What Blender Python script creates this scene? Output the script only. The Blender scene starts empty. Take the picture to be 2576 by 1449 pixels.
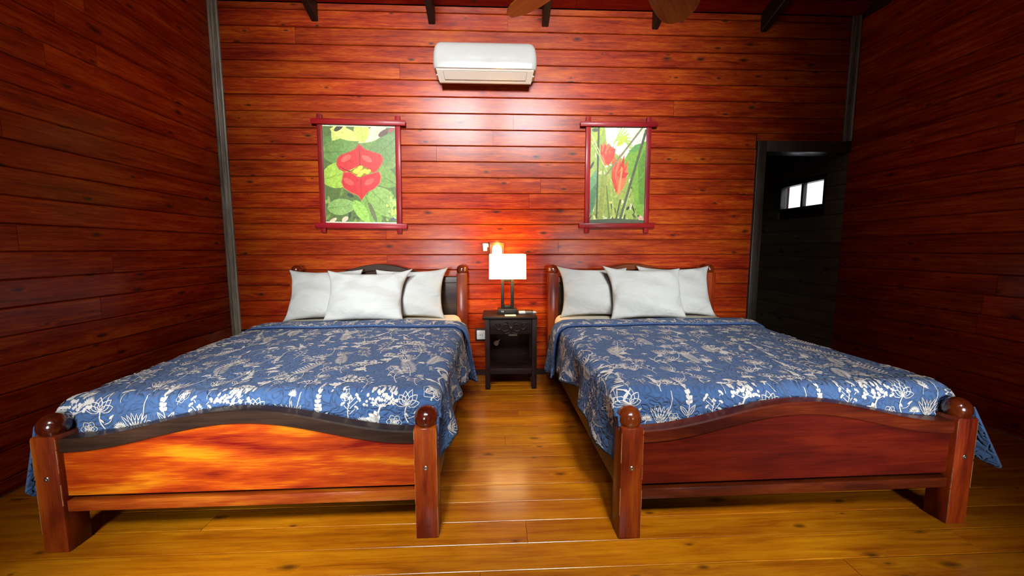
import bpy, bmesh, math, random
from mathutils import Vector, Matrix
random.seed(7)
scene = bpy.context.scene
C = scene.collection
PI = math.pi

# ------------------------------------------------------------------ camera, world, daylight, exposure
F_PX, PITCH, YAW, ROLL = 962.23, 0.1028, 0.0427, -0.001
CAM = Vector((0.0, -3.65, 1.2303))
cam_data = bpy.data.cameras.new('camera'); cam_data.sensor_width = 36.0
cam_data.lens = F_PX / 2576.0 * 36.0; cam_data.clip_start = 0.02
cam = bpy.data.objects.new('camera', cam_data); C.objects.link(cam)
fwd = Vector((math.sin(YAW) * math.cos(PITCH), math.cos(YAW) * math.cos(PITCH), -math.sin(PITCH)))
rgt = Vector((math.cos(YAW), -math.sin(YAW), 0)); upv = rgt.cross(fwd)
r2 = rgt * math.cos(ROLL) + upv * math.sin(ROLL); u2 = upv * math.cos(ROLL) - rgt * math.sin(ROLL)
cam.matrix_world = Matrix(((r2.x, u2.x, -fwd.x, CAM.x), (r2.y, u2.y, -fwd.y, CAM.y), (r2.z, u2.z, -fwd.z, CAM.z), (0, 0, 0, 1)))
scene.camera = cam

world = bpy.data.worlds.new('world'); scene.world = world; world.use_nodes = True
bgn = world.node_tree.nodes['Background']
bgn.inputs['Color'].default_value = (0.86, 0.94, 1.0, 1); bgn.inputs['Strength'].default_value = 2.0

ROOM_BACK = -5.6                                  # the wall with the windows, behind the camera
WINDOWS = [(-1.55, -0.75, 0.50, 1.55), (1.30, 2.10, 0.50, 1.55), (-1.50, -0.25, 3.60, 4.75), (0.20, 1.45, 3.60, 4.75)]
def daylight(x0, x1, z0, z1, watts, tilt, spread, back):
    ld = bpy.data.lights.new('window_daylight', 'AREA'); ld.shape = 'RECTANGLE'
    ld.size = x1 - x0; ld.size_y = z1 - z0; ld.energy = watts; ld.color = (0.96, 0.98, 1.0); ld.spread = math.radians(spread)
    lo = bpy.data.objects.new('window_daylight', ld); C.objects.link(lo)
    lo.location = ((x0 + x1) / 2, ROOM_BACK - back, (z0 + z1) / 2); lo.rotation_euler = (PI / 2 - tilt, 0, 0)
for (x0, x1, z0, z1), w in zip(WINDOWS, (19, 18, 138, 132)):   # daylight through each window, spread narrowed to keep the side walls dark
    if z0 < 3: daylight(x0, x1, z0, z1, w, 0.08, 34, 0.12)
    else:                                          # high windows: a lamp aimed at the wall, another added for the bed feet
        daylight(x0, x1, z0, z1, w * 0.45, 0.32, 42, 0.30)
        daylight(x0, x1, z0 + 0.35, z1 + 0.35, w * 0.46, 0.84, 44, 0.50)

vs = scene.view_settings
vs.view_transform = 'Standard'; vs.look = 'None'; vs.gamma = 1.0; vs.use_curve_mapping = False; vs.exposure = -0.15
scene.cycles.diffuse_bounces = 1; scene.cycles.glossy_bounces = 3; scene.cycles.max_bounces = 6; scene.cycles.adaptive_threshold = 0.04

# ------------------------------------------------------------------ helpers
def link(o, parent=None):
    C.objects.link(o)
    if parent is not None: o.parent = parent
    return o

def tag(o, label=None, cat=None, group=None, kind=None):
    if label: o['label'] = label
    if cat: o['category'] = cat
    if group: o['group'] = group
    if kind: o['kind'] = kind
    return o

def empty(name, loc=(0, 0, 0), rz=0.0):
    o = bpy.data.objects.new(name, None); o.location = loc; o.rotation_euler = (0, 0, rz); o.empty_display_size = 0.1
    return link(o)

def mesh_obj(name, verts, faces, mat, parent=None, smooth=False, loc=None, rot=None):
    me = bpy.data.meshes.new(name); me.from_pydata([tuple(v) for v in verts], [], faces); me.update()
    if mat: me.materials.append(mat)
    if smooth: me.polygons.foreach_set('use_smooth', [True] * len(me.polygons))
    o = bpy.data.objects.new(name, me)
    if loc is not None: o.location = loc
    if rot is not None: o.rotation_euler = rot
    return link(o, parent)

def bm_obj(name, bm, mat, parent=None, smooth=False, loc=None, rot=None):
    me = bpy.data.meshes.new(name); bmesh.ops.recalc_face_normals(bm, faces=bm.faces[:]); bm.to_mesh(me); bm.free()
    if mat: me.materials.append(mat)
    if smooth:
        me.polygons.foreach_set('use_smooth', [True] * len(me.polygons))
        try: me.set_sharp_from_angle(angle=math.radians(40))
        except Exception: pass
    o = bpy.data.objects.new(name, me)
    if loc is not None: o.location = loc
    if rot is not None: o.rotation_euler = rot
    return link(o, parent)

def add_box(bm, a, b, bev=0.0, seg=2):
    lo = [min(a[i], b[i]) for i in range(3)]; hi = [max(a[i], b[i]) for i in range(3)]
    t = bmesh.new(); bmesh.ops.create_cube(t, size=1.0)
    for v in t.verts: v.co = Vector([(lo[i] + hi[i]) / 2 + v.co[i] * (hi[i] - lo[i]) for i in range(3)])
    if bev > 0: bmesh.ops.bevel(t, geom=t.edges[:] , offset=bev, segments=seg, profile=0.5, affect='EDGES')
    merge(bm, t); return bm

def merge(bm, t):
    me = bpy.data.meshes.new('tmp'); t.to_mesh(me); t.free(); bm.from_mesh(me); bpy.data.meshes.remove(me)

def box(name, a, b, mat, parent=None, bev=0.0, seg=2):
    """box whose object origin is its own centre, so object-space grain runs true"""
    c = [(a[i] + b[i]) / 2 for i in range(3)]
    bm = bmesh.new(); add_box(bm, [a[i] - c[i] for i in range(3)], [b[i] - c[i] for i in range(3)], bev, seg)
    return bm_obj(name, bm, mat, parent, smooth=bev > 0, loc=c)

def add_tube(bm, pts, r, n=8):
    pts = [Vector(p) for p in pts]; rings = []
    rs = r if isinstance(r, (list, tuple)) else [r] * len(pts)
    for i, p in enumerate(pts):
        d = (pts[min(i + 1, len(pts) - 1)] - pts[max(i - 1, 0)]).normalized()
        q = d.to_track_quat('Z', 'Y'); ring = []
        for k in range(n):
            a = 2 * PI * k / n
            ring.append(bm.verts.new(p + q @ Vector((rs[i] * math.cos(a), rs[i] * math.sin(a), 0))))
        rings.append(ring)
    for i in range(len(rings) - 1):
        for k in range(n): bm.faces.new((rings[i][k], rings[i][(k + 1) % n], rings[i + 1][(k + 1) % n], rings[i + 1][k]))
    bm.faces.new(rings[0][::-1]); bm.faces.new(rings[-1])

def add_lathe(bm, prof, c, n=28):
    rings = []
    for r, z in prof:
        rings.append([bm.verts.new((c[0] + r * math.cos(2 * PI * k / n), c[1] + r * math.sin(2 * PI * k / n), c[2] + z)) for k in range(n)])
    for i in range(len(rings) - 1):
        for k in range(n): bm.faces.new((rings[i][k], rings[i][(k + 1) % n], rings[i + 1][(k + 1) % n], rings[i + 1][k]))
    bm.faces.new(rings[0][::-1]); bm.faces.new(rings[-1])

# ------------------------------------------------------------------ materials
class NT:
    def __init__(s, name):
        s.m = bpy.data.materials.new(name); s.m.use_nodes = True; s.t = s.m.node_tree; s.b = s.t.nodes['Principled BSDF']
    def n(s, typ, **kw):
        x = s.t.nodes.new(typ)
        for k, v in kw.items(): setattr(x, k, v)
        return x
    def l(s, a, b): s.t.links.new(a, b)
    def val(s, inp, v):
        if hasattr(v, 'is_output'): s.l(v, inp)
        else: inp.default_value = v
    def math(s, op, a, b=0.0, c=0.0, clamp=False):
        x = s.n('ShaderNodeMath', operation=op, use_clamp=clamp)
        s.val(x.inputs[0], a); s.val(x.inputs[1], b); s.val(x.inputs[2], c); return x.outputs[0]
    def mapping(s, vec, sc):
        x = s.n('ShaderNodeMapping'); s.l(vec, x.inputs['Vector']); x.inputs['Scale'].default_value = sc; return x.outputs[0]
    def noise(s, vec, scale=1.0, detail=4.0, rough=0.55, dist=0.0):
        x = s.n('ShaderNodeTexNoise'); s.l(vec, x.inputs['Vector']); x.inputs['Scale'].default_value = scale
        x.inputs['Detail'].default_value = detail; x.inputs['Roughness'].default_value = rough; x.inputs['Distortion'].default_value = dist
        return x.outputs['Fac']
    def ramp(s, fac, stops):
        x = s.n('ShaderNodeValToRGB'); s.l(fac, x.inputs['Fac']); e = x.color_ramp.elements
        while len(e) < len(stops): e.new(0.5)
        for el, (p, c) in zip(e, stops): el.position = p; el.color = (*c, 1) if len(c) == 3 else c
        return x.outputs['Color']
    def mix(s, f, a, b, typ='MIX'):
        x = s.n('ShaderNodeMix', data_type='RGBA', blend_type=typ)
        s.val(x.inputs[0], f)
        for i, v in ((6, a), (7, b)):
            if hasattr(v, 'is_output'): s.l(v, x.inputs[i])
            else: x.inputs[i].default_value = (*v, 1)
        return x.outputs[2]
    def bump(s, h, strength=0.2, dist=0.01):
        x = s.n('ShaderNodeBump'); s.l(h, x.inputs['Height']); x.inputs['Strength'].default_value = strength; x.inputs['Distance'].default_value = dist
        s.l(x.outputs[0], s.b.inputs['Normal'])

def plain(name, col, rough=0.5, metal=0.0, spec=0.5, emit=None, estr=0.0, coat=0.0, noise=0.06):
    k = NT(name); k.b.inputs['Roughness'].default_value = rough; k.b.inputs['Metallic'].default_value = metal
    k.b.inputs['Specular IOR Level'].default_value = spec; k.b.inputs['Coat Weight'].default_value = coat
    tc = k.n('ShaderNodeTexCoord'); f = k.noise(tc.outputs['Object'], 35.0, 3.0)
    lo = tuple(max(0, c * (1 - noise)) for c in col); hi = tuple(min(1, c * (1 + noise)) for c in col)
    k.l(k.ramp(f, [(0.3, lo), (0.7, hi)]), k.b.inputs['Base Color'])
    if emit: k.b.inputs['Emission Color'].default_value = (*emit, 1); k.b.inputs['Emission Strength'].default_value = estr
    return k.m

def wood(name, dark, mid, light, axis='X', rough=0.32, coat=0.25, vary=0.3, knots=1.0, knot_col=(0.02, 0.008, 0.004), fine=1.0, blotch=0.45, spec=0.5, bump=0.25, coatr=0.2):
    k = NT(name); tc = k.n('ShaderNodeTexCoord'); oi = k.n('ShaderNodeObjectInfo')
    rnd = oi.outputs['Random']
    cx = k.n('ShaderNodeCombineXYZ')
    for i, f in enumerate((37.1, 91.7, 53.3)): k.l(k.math('MULTIPLY', rnd, f), cx.inputs[i])
    va = k.n('ShaderNodeVectorMath', operation='ADD'); k.l(tc.outputs['Object'], va.inputs[0]); k.l(cx.outputs[0], va.inputs[1])
    vec = va.outputs[0]
    def sc(al, ac): return tuple(al if a == axis else ac for a in 'XYZ')
    # knots bend the grain around them
    sx = k.n('ShaderNodeSeparateXYZ'); k.l(vec, sx.inputs[0]); c2 = k.n('ShaderNodeCombineXYZ')
    k.l(k.math('MULTIPLY', sx.outputs['XYZ'.index(axis)], 3.0), c2.inputs[0]); k.l(k.math('MULTIPLY', sx.outputs[2 if axis == 'X' else 0], 7.5), c2.inputs[1])
    vo = k.n('ShaderNodeTexVoronoi', voronoi_dimensions='2D'); k.l(c2.outputs[0], vo.inputs['Vector']); vo.inputs['Scale'].default_value = 1.0
    vd = vo.outputs['Distance']; sep = k.n('ShaderNodeSeparateColor'); k.l(vo.outputs['Color'], sep.inputs[0])
    have = k.math('GREATER_THAN', sep.outputs[0], 0.62)
    size = k.math('MULTIPLY_ADD', sep.outputs[1], 0.10, 0.04)
    rel = k.math('DIVIDE', vd, size)
    near = k.math('MULTIPLY', k.math('POWER', 2.718, k.math('MULTIPLY', vd, -9.0)), have)
    gv = k.n('ShaderNodeVectorMath', operation='ADD'); k.l(k.mapping(vec, sc(1.6, 42.0)), gv.inputs[0])
    k.l(k.math('MULTIPLY', near, 1.6 * knots), gv.inputs[1])
    n1 = k.noise(gv.outputs[0], 1.0, 4.0, 0.62, 0.8)
    n2 = k.noise(k.mapping(vec, sc(2.2, 10.0)), 1.0, 2.0, 0.5, 0.5)
    n3 = k.noise(k.mapping(vec, sc(14.0, 260.0)), 1.0, 1.0)
    f = k.math('ADD', k.math('MULTIPLY', n1, 1.0 - blotch), k.math('MULTIPLY', n2, blotch))
    f = k.math('ADD', f, k.math('MULTIPLY', k.math('SUBTRACT', n3, 0.5), 0.22 * fine))
    col = k.ramp(f, [(0.33, dark), (0.5, mid), (0.68, light)])
    if knots > 0:
        core = k.math('MULTIPLY', k.math('SUBTRACT', 1.25, rel, clamp=True), have, clamp=True)
        core = k.math('MULTIPLY', core, 0.9 * knots, clamp=True)
        col = k.mix(core, col, knot_col)
    hs = k.n('ShaderNodeHueSaturation'); k.l(col, hs.inputs['Color'])
    k.l(k.math('MULTIPLY_ADD', rnd, 2 * vary, 1.0 - vary), hs.inputs['Value'])
    r5 = k.math('FRACT', k.math('MULTIPLY', rnd, 17.37))
    k.l(k.math('MULTIPLY_ADD', r5, 0.016 * min(1, vary * 3), 0.5 - 0.008 * min(1, vary * 3)), hs.inputs['Hue'])
    k.l(hs.outputs[0], k.b.inputs['Base Color'])
    k.l(k.math('MULTIPLY_ADD', n1, 0.18, rough - 0.09), k.b.inputs['Roughness'])
    k.b.inputs['Specular IOR Level'].default_value = spec
    k.b.inputs['Coat Weight'].default_value = coat; k.b.inputs['Coat Roughness'].default_value = coatr
    k.bump(k.noise(k.mapping(vec, sc(3.0, 70.0)), 1.0, 1.0), bump * 1.2, 0.002)
    return k.m

WALL = wood('wall_pine', (0.15, 0.0048, 0.0003), (0.335, 0.028, 0.0008), (0.52, 0.092, 0.0034), 'X', rough=0.5, coat=0.24, vary=0.13, coatr=0.22, spec=0.10, blotch=0.42, fine=1.7)
CEILW = wood('ceiling_pine', (0.10, 0.003, 0.0003), (0.20, 0.010, 0.0008), (0.30, 0.03, 0.002), 'X', rough=0.5, coat=0.3, vary=0.2, spec=0.12)
FLOORW = wood('floor_boards', (0.28, 0.062, 0.0010), (0.48, 0.145, 0.0018), (0.64, 0.24, 0.004), 'X', rough=0.5, coat=0.70, vary=0.14, knots=0.85, knot_col=(0.03, 0.01, 0.002), coatr=0.20, bump=0.15, spec=0.15)
HALLW = wood('hall_boards', (0.12, 0.09, 0.05), (0.20, 0.155, 0.09), (0.28, 0.22, 0.13), 'X', rough=0.5, coat=0.0, vary=0.2)
BACKING = plain('wall_backing', (0.035, 0.004, 0.001), 0.8)
TRIM = wood('corner_moulding', (0.08, 0.060, 0.042), (0.20, 0.16, 0.115), (0.40, 0.33, 0.24), 'Z', rough=0.42, coat=0.1, vary=0.05, knots=0)
CASING = wood('door_casing', (0.018, 0.012, 0.008), (0.035, 0.025, 0.017), (0.055, 0.042, 0.03), 'Z', rough=0.4, coat=0.15, vary=0.05, knots=0)
RAFTER = wood('rafter_wood', (0.006, 0.004, 0.003), (0.013, 0.009, 0.006), (0.024, 0.017, 0.011), 'Y', rough=0.5, coat=0.0, vary=0.1, knots=0)

# ------------------------------------------------------------------ the room
XL, XR, ZC, SL = -2.466, 3.395, 3.37, 0.36
def zceil(y): return ZC - SL * y
BT = 0.018                                            # board thickness; board faces lie on the wall planes
def board_mesh(L, h, t=BT, ch=0.0055):
    """plank along local X, its face at local -Y = 0, chamfered along the four face edges"""
    p = [(-h / 2, 0.0 + t), (-h / 2, ch), (-h / 2 + ch, 0.0), (h / 2 - ch, 0.0), (h / 2, ch), (h / 2, t)]
    vs_ = []; e = min(0.0015, L * 0.1)
    for x, ins in ((-L / 2, 1), (L / 2, 1)):
        for (z, y) in p: vs_.append((x, y, z))
    n = 6
    fs = [(i, i + 1, n + i + 1, n + i) for i in range(n - 1)] + [(5, 0, 6, 11)]
    fs += [tuple(range(5, -1, -1)), tuple(range(6, 12))]
    return vs_, fs

def plank(parent, name, L, h, mat, loc, rot, t=BT, ch=0.0055):
    v, f = board_mesh(L, h, t, ch)
    return mesh_obj(name, v, f, mat, parent, loc=loc, rot=rot)

def split(a, b, n, lo=0.7):
    """break [a,b] at n random joints no shorter than lo"""
    for _ in range(60):
        js = sorted(random.uniform(a, b) for _ in range(n)); e = [a] + js + [b]
        if all(e[i + 1] - e[i] > lo for i in range(len(e) - 1)): return list(zip(e[:-1], e[1:]))
    return [(a, b)]

DX0, DX1, DZ = 2.565, XR, 2.14                        # clear doorway
SEAM0, BP = 3.0254, 0.1425
edges = [SEAM0 - k * BP for k in range(21, -3, -1)]   # seam heights from 0.033 up to 3.31
rows = [(0.0, edges[0])] + list(zip(edges[:-1], edges[1:])) + [(edges[-1], ZC)]

bm = bmesh.new()
add_box(bm, (XL - 0.1, BT - 0.002, 0), (DX0 - 0.02, 0.12, ZC)); add_box(bm, (DX0 - 0.02, BT - 0.002, DZ + 0.03), (XR + 0.1, 0.12, ZC))
wall_back = tag(bm_obj('wall_back', bm, BACKING), 'varnished red-brown pine board wall behind both beds', kind='structure')
KNOWN = {3.168: [0.12], 2.7404: [-0.85], 1.173: [0.60], 1.0305: [-1.02], 3.0254: [-1.75]}
for z0, z1 in rows:
    xe = DX0 - 0.06 if z1 < DZ + 0.12 else XR - 0.02
    segs = split(XL + 0.02, xe, random.choice((0, 1, 1)), 1.2)
    for zz, xs in KNOWN.items():
        if abs(z0 - zz) < 0.02: e = [XL + 0.02] + xs + [xe]; segs = list(zip(e[:-1], e[1:]))
    if z0 < DZ + 0.10 < z1:                           # this board is notched round the door casing
        segs = split(XL + 0.02, DX0 - 0.09, 1, 0.9)
        plank(wall_back, 'plank', XR - DX0 + 0.06, z1 - DZ - 0.102, WALL, ((XR + DX0 - 0.105) / 2, 0, (z1 + DZ + 0.10) / 2), (0, 0, 0))
    for a, b in segs:
        plank(wall_back, 'plank', b - a - 0.002, z1 - z0 - 0.0035, WALL, ((a + b) / 2, random.uniform(-0.0008, 0.001), (z0 + z1) / 2),
              (random.uniform(-0.008, 0.008), 0, 0))

def side_wall(name, x, sgn, label):
    bm = bmesh.new(); xo = x - sgn * BT * 0.9; xb = x - sgn * 0.12
    P = [(0.12, 0), (ROOM_BACK - 0.1, 0), (ROOM_BACK - 0.1, zceil(ROOM_BACK) + 0.05), (0.12, ZC)]
    va = [bm.verts.new((xo, y, z)) for y, z in P]; vb = [bm.verts.new((xb, y, z)) for y, z in P]
    bm.faces.new(va); bm.faces.new(vb[::-1])
    for i in range(4): bm.faces.new((va[i], va[(i + 1) % 4], vb[(i + 1) % 4], vb[i]))
    w = tag(bm_obj(name, bm, BACKING), label, kind='structure')
    z = -0.11 + (0.045 if sgn > 0 else 0.02)
    while z < zceil(ROOM_BACK):
        z0, z1 = max(z, 0.0), z + BP; z += BP
        ya = 0.0 if z1 < ZC else -(z1 - ZC) / SL
        yb = ROOM_BACK
        if ya - yb < 0.3: break
        for a, b in split(yb, ya, 2, 1.0):
            plank(w, 'plank', b - a - 0.002, z1 - z0 - 0.0025, WALL, (x, (a + b) / 2, (z0 + z1) / 2),
                  (0, 0, PI / 2 if sgn > 0 else -PI / 2))
    return w
side_wall('wall_left', XL, 1, 'dark red-brown board wall beside the first bed')
side_wall('wall_right', XR, -1, 'dark red-brown board wall past the bed near the doorway')

# floor: every plank is a piece; seams at the depths seen in the photograph
floor = tag(bm_obj('floor', add_box(bmesh.new(), (XL - 0.1, ROOM_BACK - 0.1, -0.08), (XR + 0.3, 3.2, -0.0155)), plain('floor_backing', (0.02, 0.006, 0.001), 0.8)),
            'glossy golden-brown plank floor', kind='structure')
FP, FY = 0.1347, -2.0319
JO = {0: [0.129], 1: [1.98], 2: [-0.065, 1.375], -6: [0.054], -1: [-1.30], -2: [1.62]}
i0 = -16
for i in range(i0, 27):
    y1 = FY - i * FP; y0 = y1 - FP
    if y1 > 0.02: continue
    y1 = min(y1, 0.0)
    if y0 < ROOM_BACK: break
    segs = split(XL, XR, 2, 1.0)
    if i in JO: e = [XL] + JO[i] + [XR]; segs = list(zip(e[:-1], e[1:]))
    for a, b in segs:
        plank(floor, 'plank', b - a - 0.0015, y1 - y0 - 0.0042, FLOORW, ((a + b) / 2, (y0 + y1) / 2, random.uniform(-0.0006, 0.0006)),
              (-PI / 2 + random.uniform(-0.003, 0.003), 0, 0), t=0.016, ch=0.0012)
for j in range(9):                                    # planks running on through the doorway
    a, b = j * 0.14, (j + 1) * 0.14
    plank(floor, 'plank', XR - DX0 - 0.01, 0.138, FLOORW, ((XR + DX0) / 2, (a + b) / 2 + 0.001, 0), (-PI / 2, 0, 0), t=0.016, ch=0.0025)

# ceiling, rising from the bed wall towards the windows, with dark rafters under it
bm = bmesh.new()
for dz in (0.02, 0.1):
    pass
P = [(0.12, ZC - SL * 0.12 + 0.02), (ROOM_BACK - 0.12, zceil(ROOM_BACK - 0.12) + 0.02)]
vv = [bm.verts.new((x, y, z + dz)) for dz in (0, 0.1) for (x, (y, z)) in ((XL - 0.1, P[0]), (XR + 0.1, P[0]), (XR + 0.1, P[1]), (XL - 0.1, P[1]))]
for q in ((0, 1, 2, 3), (7, 6, 5, 4), (0, 1, 5, 4), (1, 2, 6, 5), (2, 3, 7, 6), (3, 0, 4, 7)): bm.faces.new([vv[i] for i in q])
ceiling = tag(bm_obj('ceiling', bm, BACKING), 'sloping red-brown board ceiling above the bed wall', kind='structure')
ang = math.atan(SL); d = 0.0
while d * math.cos(ang) < -ROOM_BACK - 0.1:
    for a, b in split(XL, XR, 1, 1.2):
        c = d + 0.07
        plank(ceiling, 'plank', b - a - 0.002, 0.138, CEILW, ((a + b) / 2, -c * math.cos(ang), ZC + c * math.sin(ang)), (PI / 2 - ang + 0.0, 0, 0))
    d += 0.1405
for xr in (-1.5735, -0.554, 0.4575, 1.4625, 2.480):
    w = 0.029; top = -0.0; bt = -0.156
    vs_ = []
    for y in (-0.0, ROOM_BACK + 0.02):
        zz = zceil(y)
        vs_ += [(xr - w, y, zz + bt + 0.006), (xr - w + 0.006, y, zz + bt), (xr + w - 0.006, y, zz + bt), (xr + w, y, zz + bt + 0.006), (xr + w, y, zz + top), (xr - w, y, zz + top)]
    c = Vector((xr, 0, ZC)); vs_ = [Vector(v) - c for v in vs_]
    fs = [(i, (i + 1) % 6, 6 + (i + 1) % 6, 6 + i) for i in range(6)] + [tuple(range(5, -1, -1)), tuple(range(6, 12))]
    tag(mesh_obj('rafter', vs_, fs, RAFTER, loc=c), 'dark sloping roof rafter meeting the bed wall', kind='structure')['group'] = 'roof rafters'

# wall behind the camera with its windows
bm = bmesh.new(); xs = sorted({XL - 0.1, XR + 0.1, *[v for w in WINDOWS for v in w[:2]]}); zt = zceil(ROOM_BACK)
zs = [0.0, 0.50, 1.55, 3.60, 4.75, zt]
for i in range(len(xs) - 1):
    for j in range(len(zs) - 1):
        cx_, cz_ = (xs[i] + xs[i + 1]) / 2, (zs[j] + zs[j + 1]) / 2
        if any(w[0] < cx_ < w[1] and w[2] < cz_ < w[3] for w in WINDOWS): continue
        add_box(bm, (xs[i], ROOM_BACK - 0.08, zs[j]), (xs[i + 1], ROOM_BACK, zs[j + 1]))
tag(bm_obj('wall_front', bm, CEILW), 'window wall opposite the beds', kind='structure')
for n_, (x0, x1, z0, z1) in enumerate(WINDOWS):
    bm = bmesh.new(); xm = (x0 + x1) / 2; y0, y1 = ROOM_BACK - 0.07, ROOM_BACK - 0.01
    for a, b in (((x0, y0, z0), (x0 + 0.05, y1, z1)), ((x1 - 0.05, y0, z0), (x1, y1, z1)), ((x0, y0, z0), (x1, y1, z0 + 0.05)), ((x0, y0, z1 - 0.05), (x1, y1, z1)), ((xm - 0.03, y0, z0), (xm + 0.03, y1, z1))):
        add_box(bm, a, b)
    wf = tag(bm_obj('window_%d' % (n_ + 2), bm, CASING), 'wooden window frame opposite the beds', kind='structure')
    nf = round((x1 - x0) / 0.105); fin_me = None     # unseen upright fins, added to keep window light off the side walls
    for k in range(1, nf):
        if fin_me is None:
            b2 = bmesh.new(); add_box(b2, (-0.005, 0.0, z0 + 0.05), (0.005, 0.26, z1 - 0.05)); fin_me = bpy.data.meshes.new('light_fin'); b2.to_mesh(fin_me); b2.free(); fin_me.materials.append(CASING)
        so_ = bpy.data.objects.new('light_fin', fin_me); so_.location = (x0 + (x1 - x0) * k / nf, ROOM_BACK - 0.075, 0); link(so_, wf)

# corner mouldings and door casing
def moulding(name, x, sgn, z0, z1, label):
    bm = bmesh.new()
    prof = [(0, 0.0), (0, -0.030), (0.010, -0.034), (0.020, -0.026), (0.024, -0.016), (0.028, -0.014), (0.034, -0.020), (0.048, -0.020), (0.054, -0.012), (0.058, -0.012), (0.064, -0.016), (0.072, -0.012), (0.074, -0.001)]
    lo = [bm.verts.new((x + sgn * a, b - 0.001, z0)) for a, b in prof]; hi = [bm.verts.new((x + sgn * a, b - 0.001, z1)) for a, b in prof]
    n = len(prof)
    for i in range(n): bm.faces.new((lo[i], lo[(i + 1) % n], hi[(i + 1) % n], hi[i]))
    bm.faces.new(lo[::-1]); bm.faces.new(hi)
    return tag(bm_obj(name, bm, TRIM), label, kind='structure')
moulding('trim_1', XL + 0.001, 1, 0.0, ZC, 'grooved grey-brown corner moulding by the first bed')
moulding('trim_2', XR - 0.001, -1, DZ + 0.105, ZC, 'grooved corner moulding above the doorway')
door = tag(box('door_1', (DX0 - 0.085, -0.028, 0.0), (DX0, 0.13, DZ + 0.10), CASING, bev=0.004), 'dark wooden doorway casing at the end of the bed wall', kind='structure')
hdr = box('header', (DX0 + 0.001, -0.028, DZ), (XR - 0.003, 0.13, DZ + 0.10), CASING, None, bev=0.004)
hdr.location = Vector(hdr.location) - Vector(door.location); hdr.parent = door
tag(box('baseboard_back', (XL + 0.08, -0.012, 0.001), (DX0 - 0.09, -0.002, 0.055), plain('baseboard_dark', (0.03, 0.006, 0.003), 0.5)), 'low dark baseboard under the bed wall', kind='structure')

# the passage beyond the doorway: boards, ceiling and its small two-pane window
WY0, WY1, WZ0, WZ1 = 0.25, 0.84, 1.69, 1.94
bm = bmesh.new(); xo = XR + BT
for y0, y1, z0, z1 in ((0.12, WY0 - 0.03, 0, 2.42), (WY1 + 0.03, 3.2, 0, 2.42), (WY0 - 0.03, WY1 + 0.03, 0, WZ0 - 0.03), (WY0 - 0.03, WY1 + 0.03, WZ1 + 0.03, 2.42)):
    add_box(bm, (xo, y0, z0), (xo + 0.10, y1, z1))
wp = tag(bm_obj('wall_passage', bm, BACKING), 'dark board wall of the passage beyond the doorway', kind='structure')
z = 0.0
while z < 2.4:
    z1 = min(z + BP, 2.42)
    spans = [(0.0, 3.1)]
    if z1 > WZ0 - 0.03 and z < WZ1 + 0.03: spans = [(0.0, WY0 - 0.03), (WY1 + 0.03, 3.1)]
    for a, b in spans:
        plank(wp, 'plank', b - a, z1 - z - 0.003, HALLW, (XR, (a + b) / 2, (z + z1) / 2), (0, 0, -PI / 2))
    z = z1
tag(box('wall_passage_far', (DX0 - 0.1, 3.1, 0), (XR + 0.2, 3.2, 2.42), HALLW), 'dark far wall of the passage', kind='structure')
tag(box('wall_passage_left', (DX0 - 0.15, 0.125, 0), (DX0 - 0.02, 3.1, 2.42), HALLW), 'dark near wall of the passage', kind='structure')
tag(box('ceiling_passage', (DX0 - 0.15, 0.125, 2.42), (XR + 0.2, 3.2, 2.5), plain('passage_ceiling', (0.30, 0.27, 0.22), 0.7)), 'pale ceiling of the passage beyond the doorway', kind='structure')
w1 = empty('window_1', (XR, (WY0 + WY1) / 2, WZ0)); tag(w1, 'small bright two-pane window in the dark passage', kind='structure')
def wbox(name, a, b, m):
    o = box(name, a, b, m, None, bev=0.003); o.location = Vector(o.location) - Vector(w1.location); o.parent = w1; return o
wx0, wx1, ym = XR - 0.006, XR + 0.07, (WY0 + WY1) / 2 + 0.005
wbox('window_frame', (wx0, WY0 - 0.03, WZ0 - 0.03), (wx1, WY1 + 0.03, WZ0), CASING); wbox('window_frame', (wx0, WY0 - 0.03, WZ1), (wx1, WY1 + 0.03, WZ1 + 0.03), CASING)
wbox('window_frame', (wx0, WY0 - 0.03, WZ0), (wx1, WY0, WZ1), CASING); wbox('window_frame', (wx0, WY1, WZ0), (wx1, WY1 + 0.03, WZ1), CASING)
wbox('mullion', (wx0 + 0.02, ym - 0.014, WZ0), (wx1 - 0.01, ym + 0.014, WZ1), CASING)
GLASS = NT('window_glass'); GLASS.b.inputs['Transmission Weight'].default_value = 1.0; GLASS.b.inputs['Roughness'].default_value = 0.0; GLASS.b.inputs['IOR'].default_value = 1.02
for a, b in ((WY0, ym - 0.014), (ym + 0.014, WY1)): wbox('pane', (XR + 0.04, a, WZ0), (XR + 0.044, b, WZ1), GLASS.m)

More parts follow.
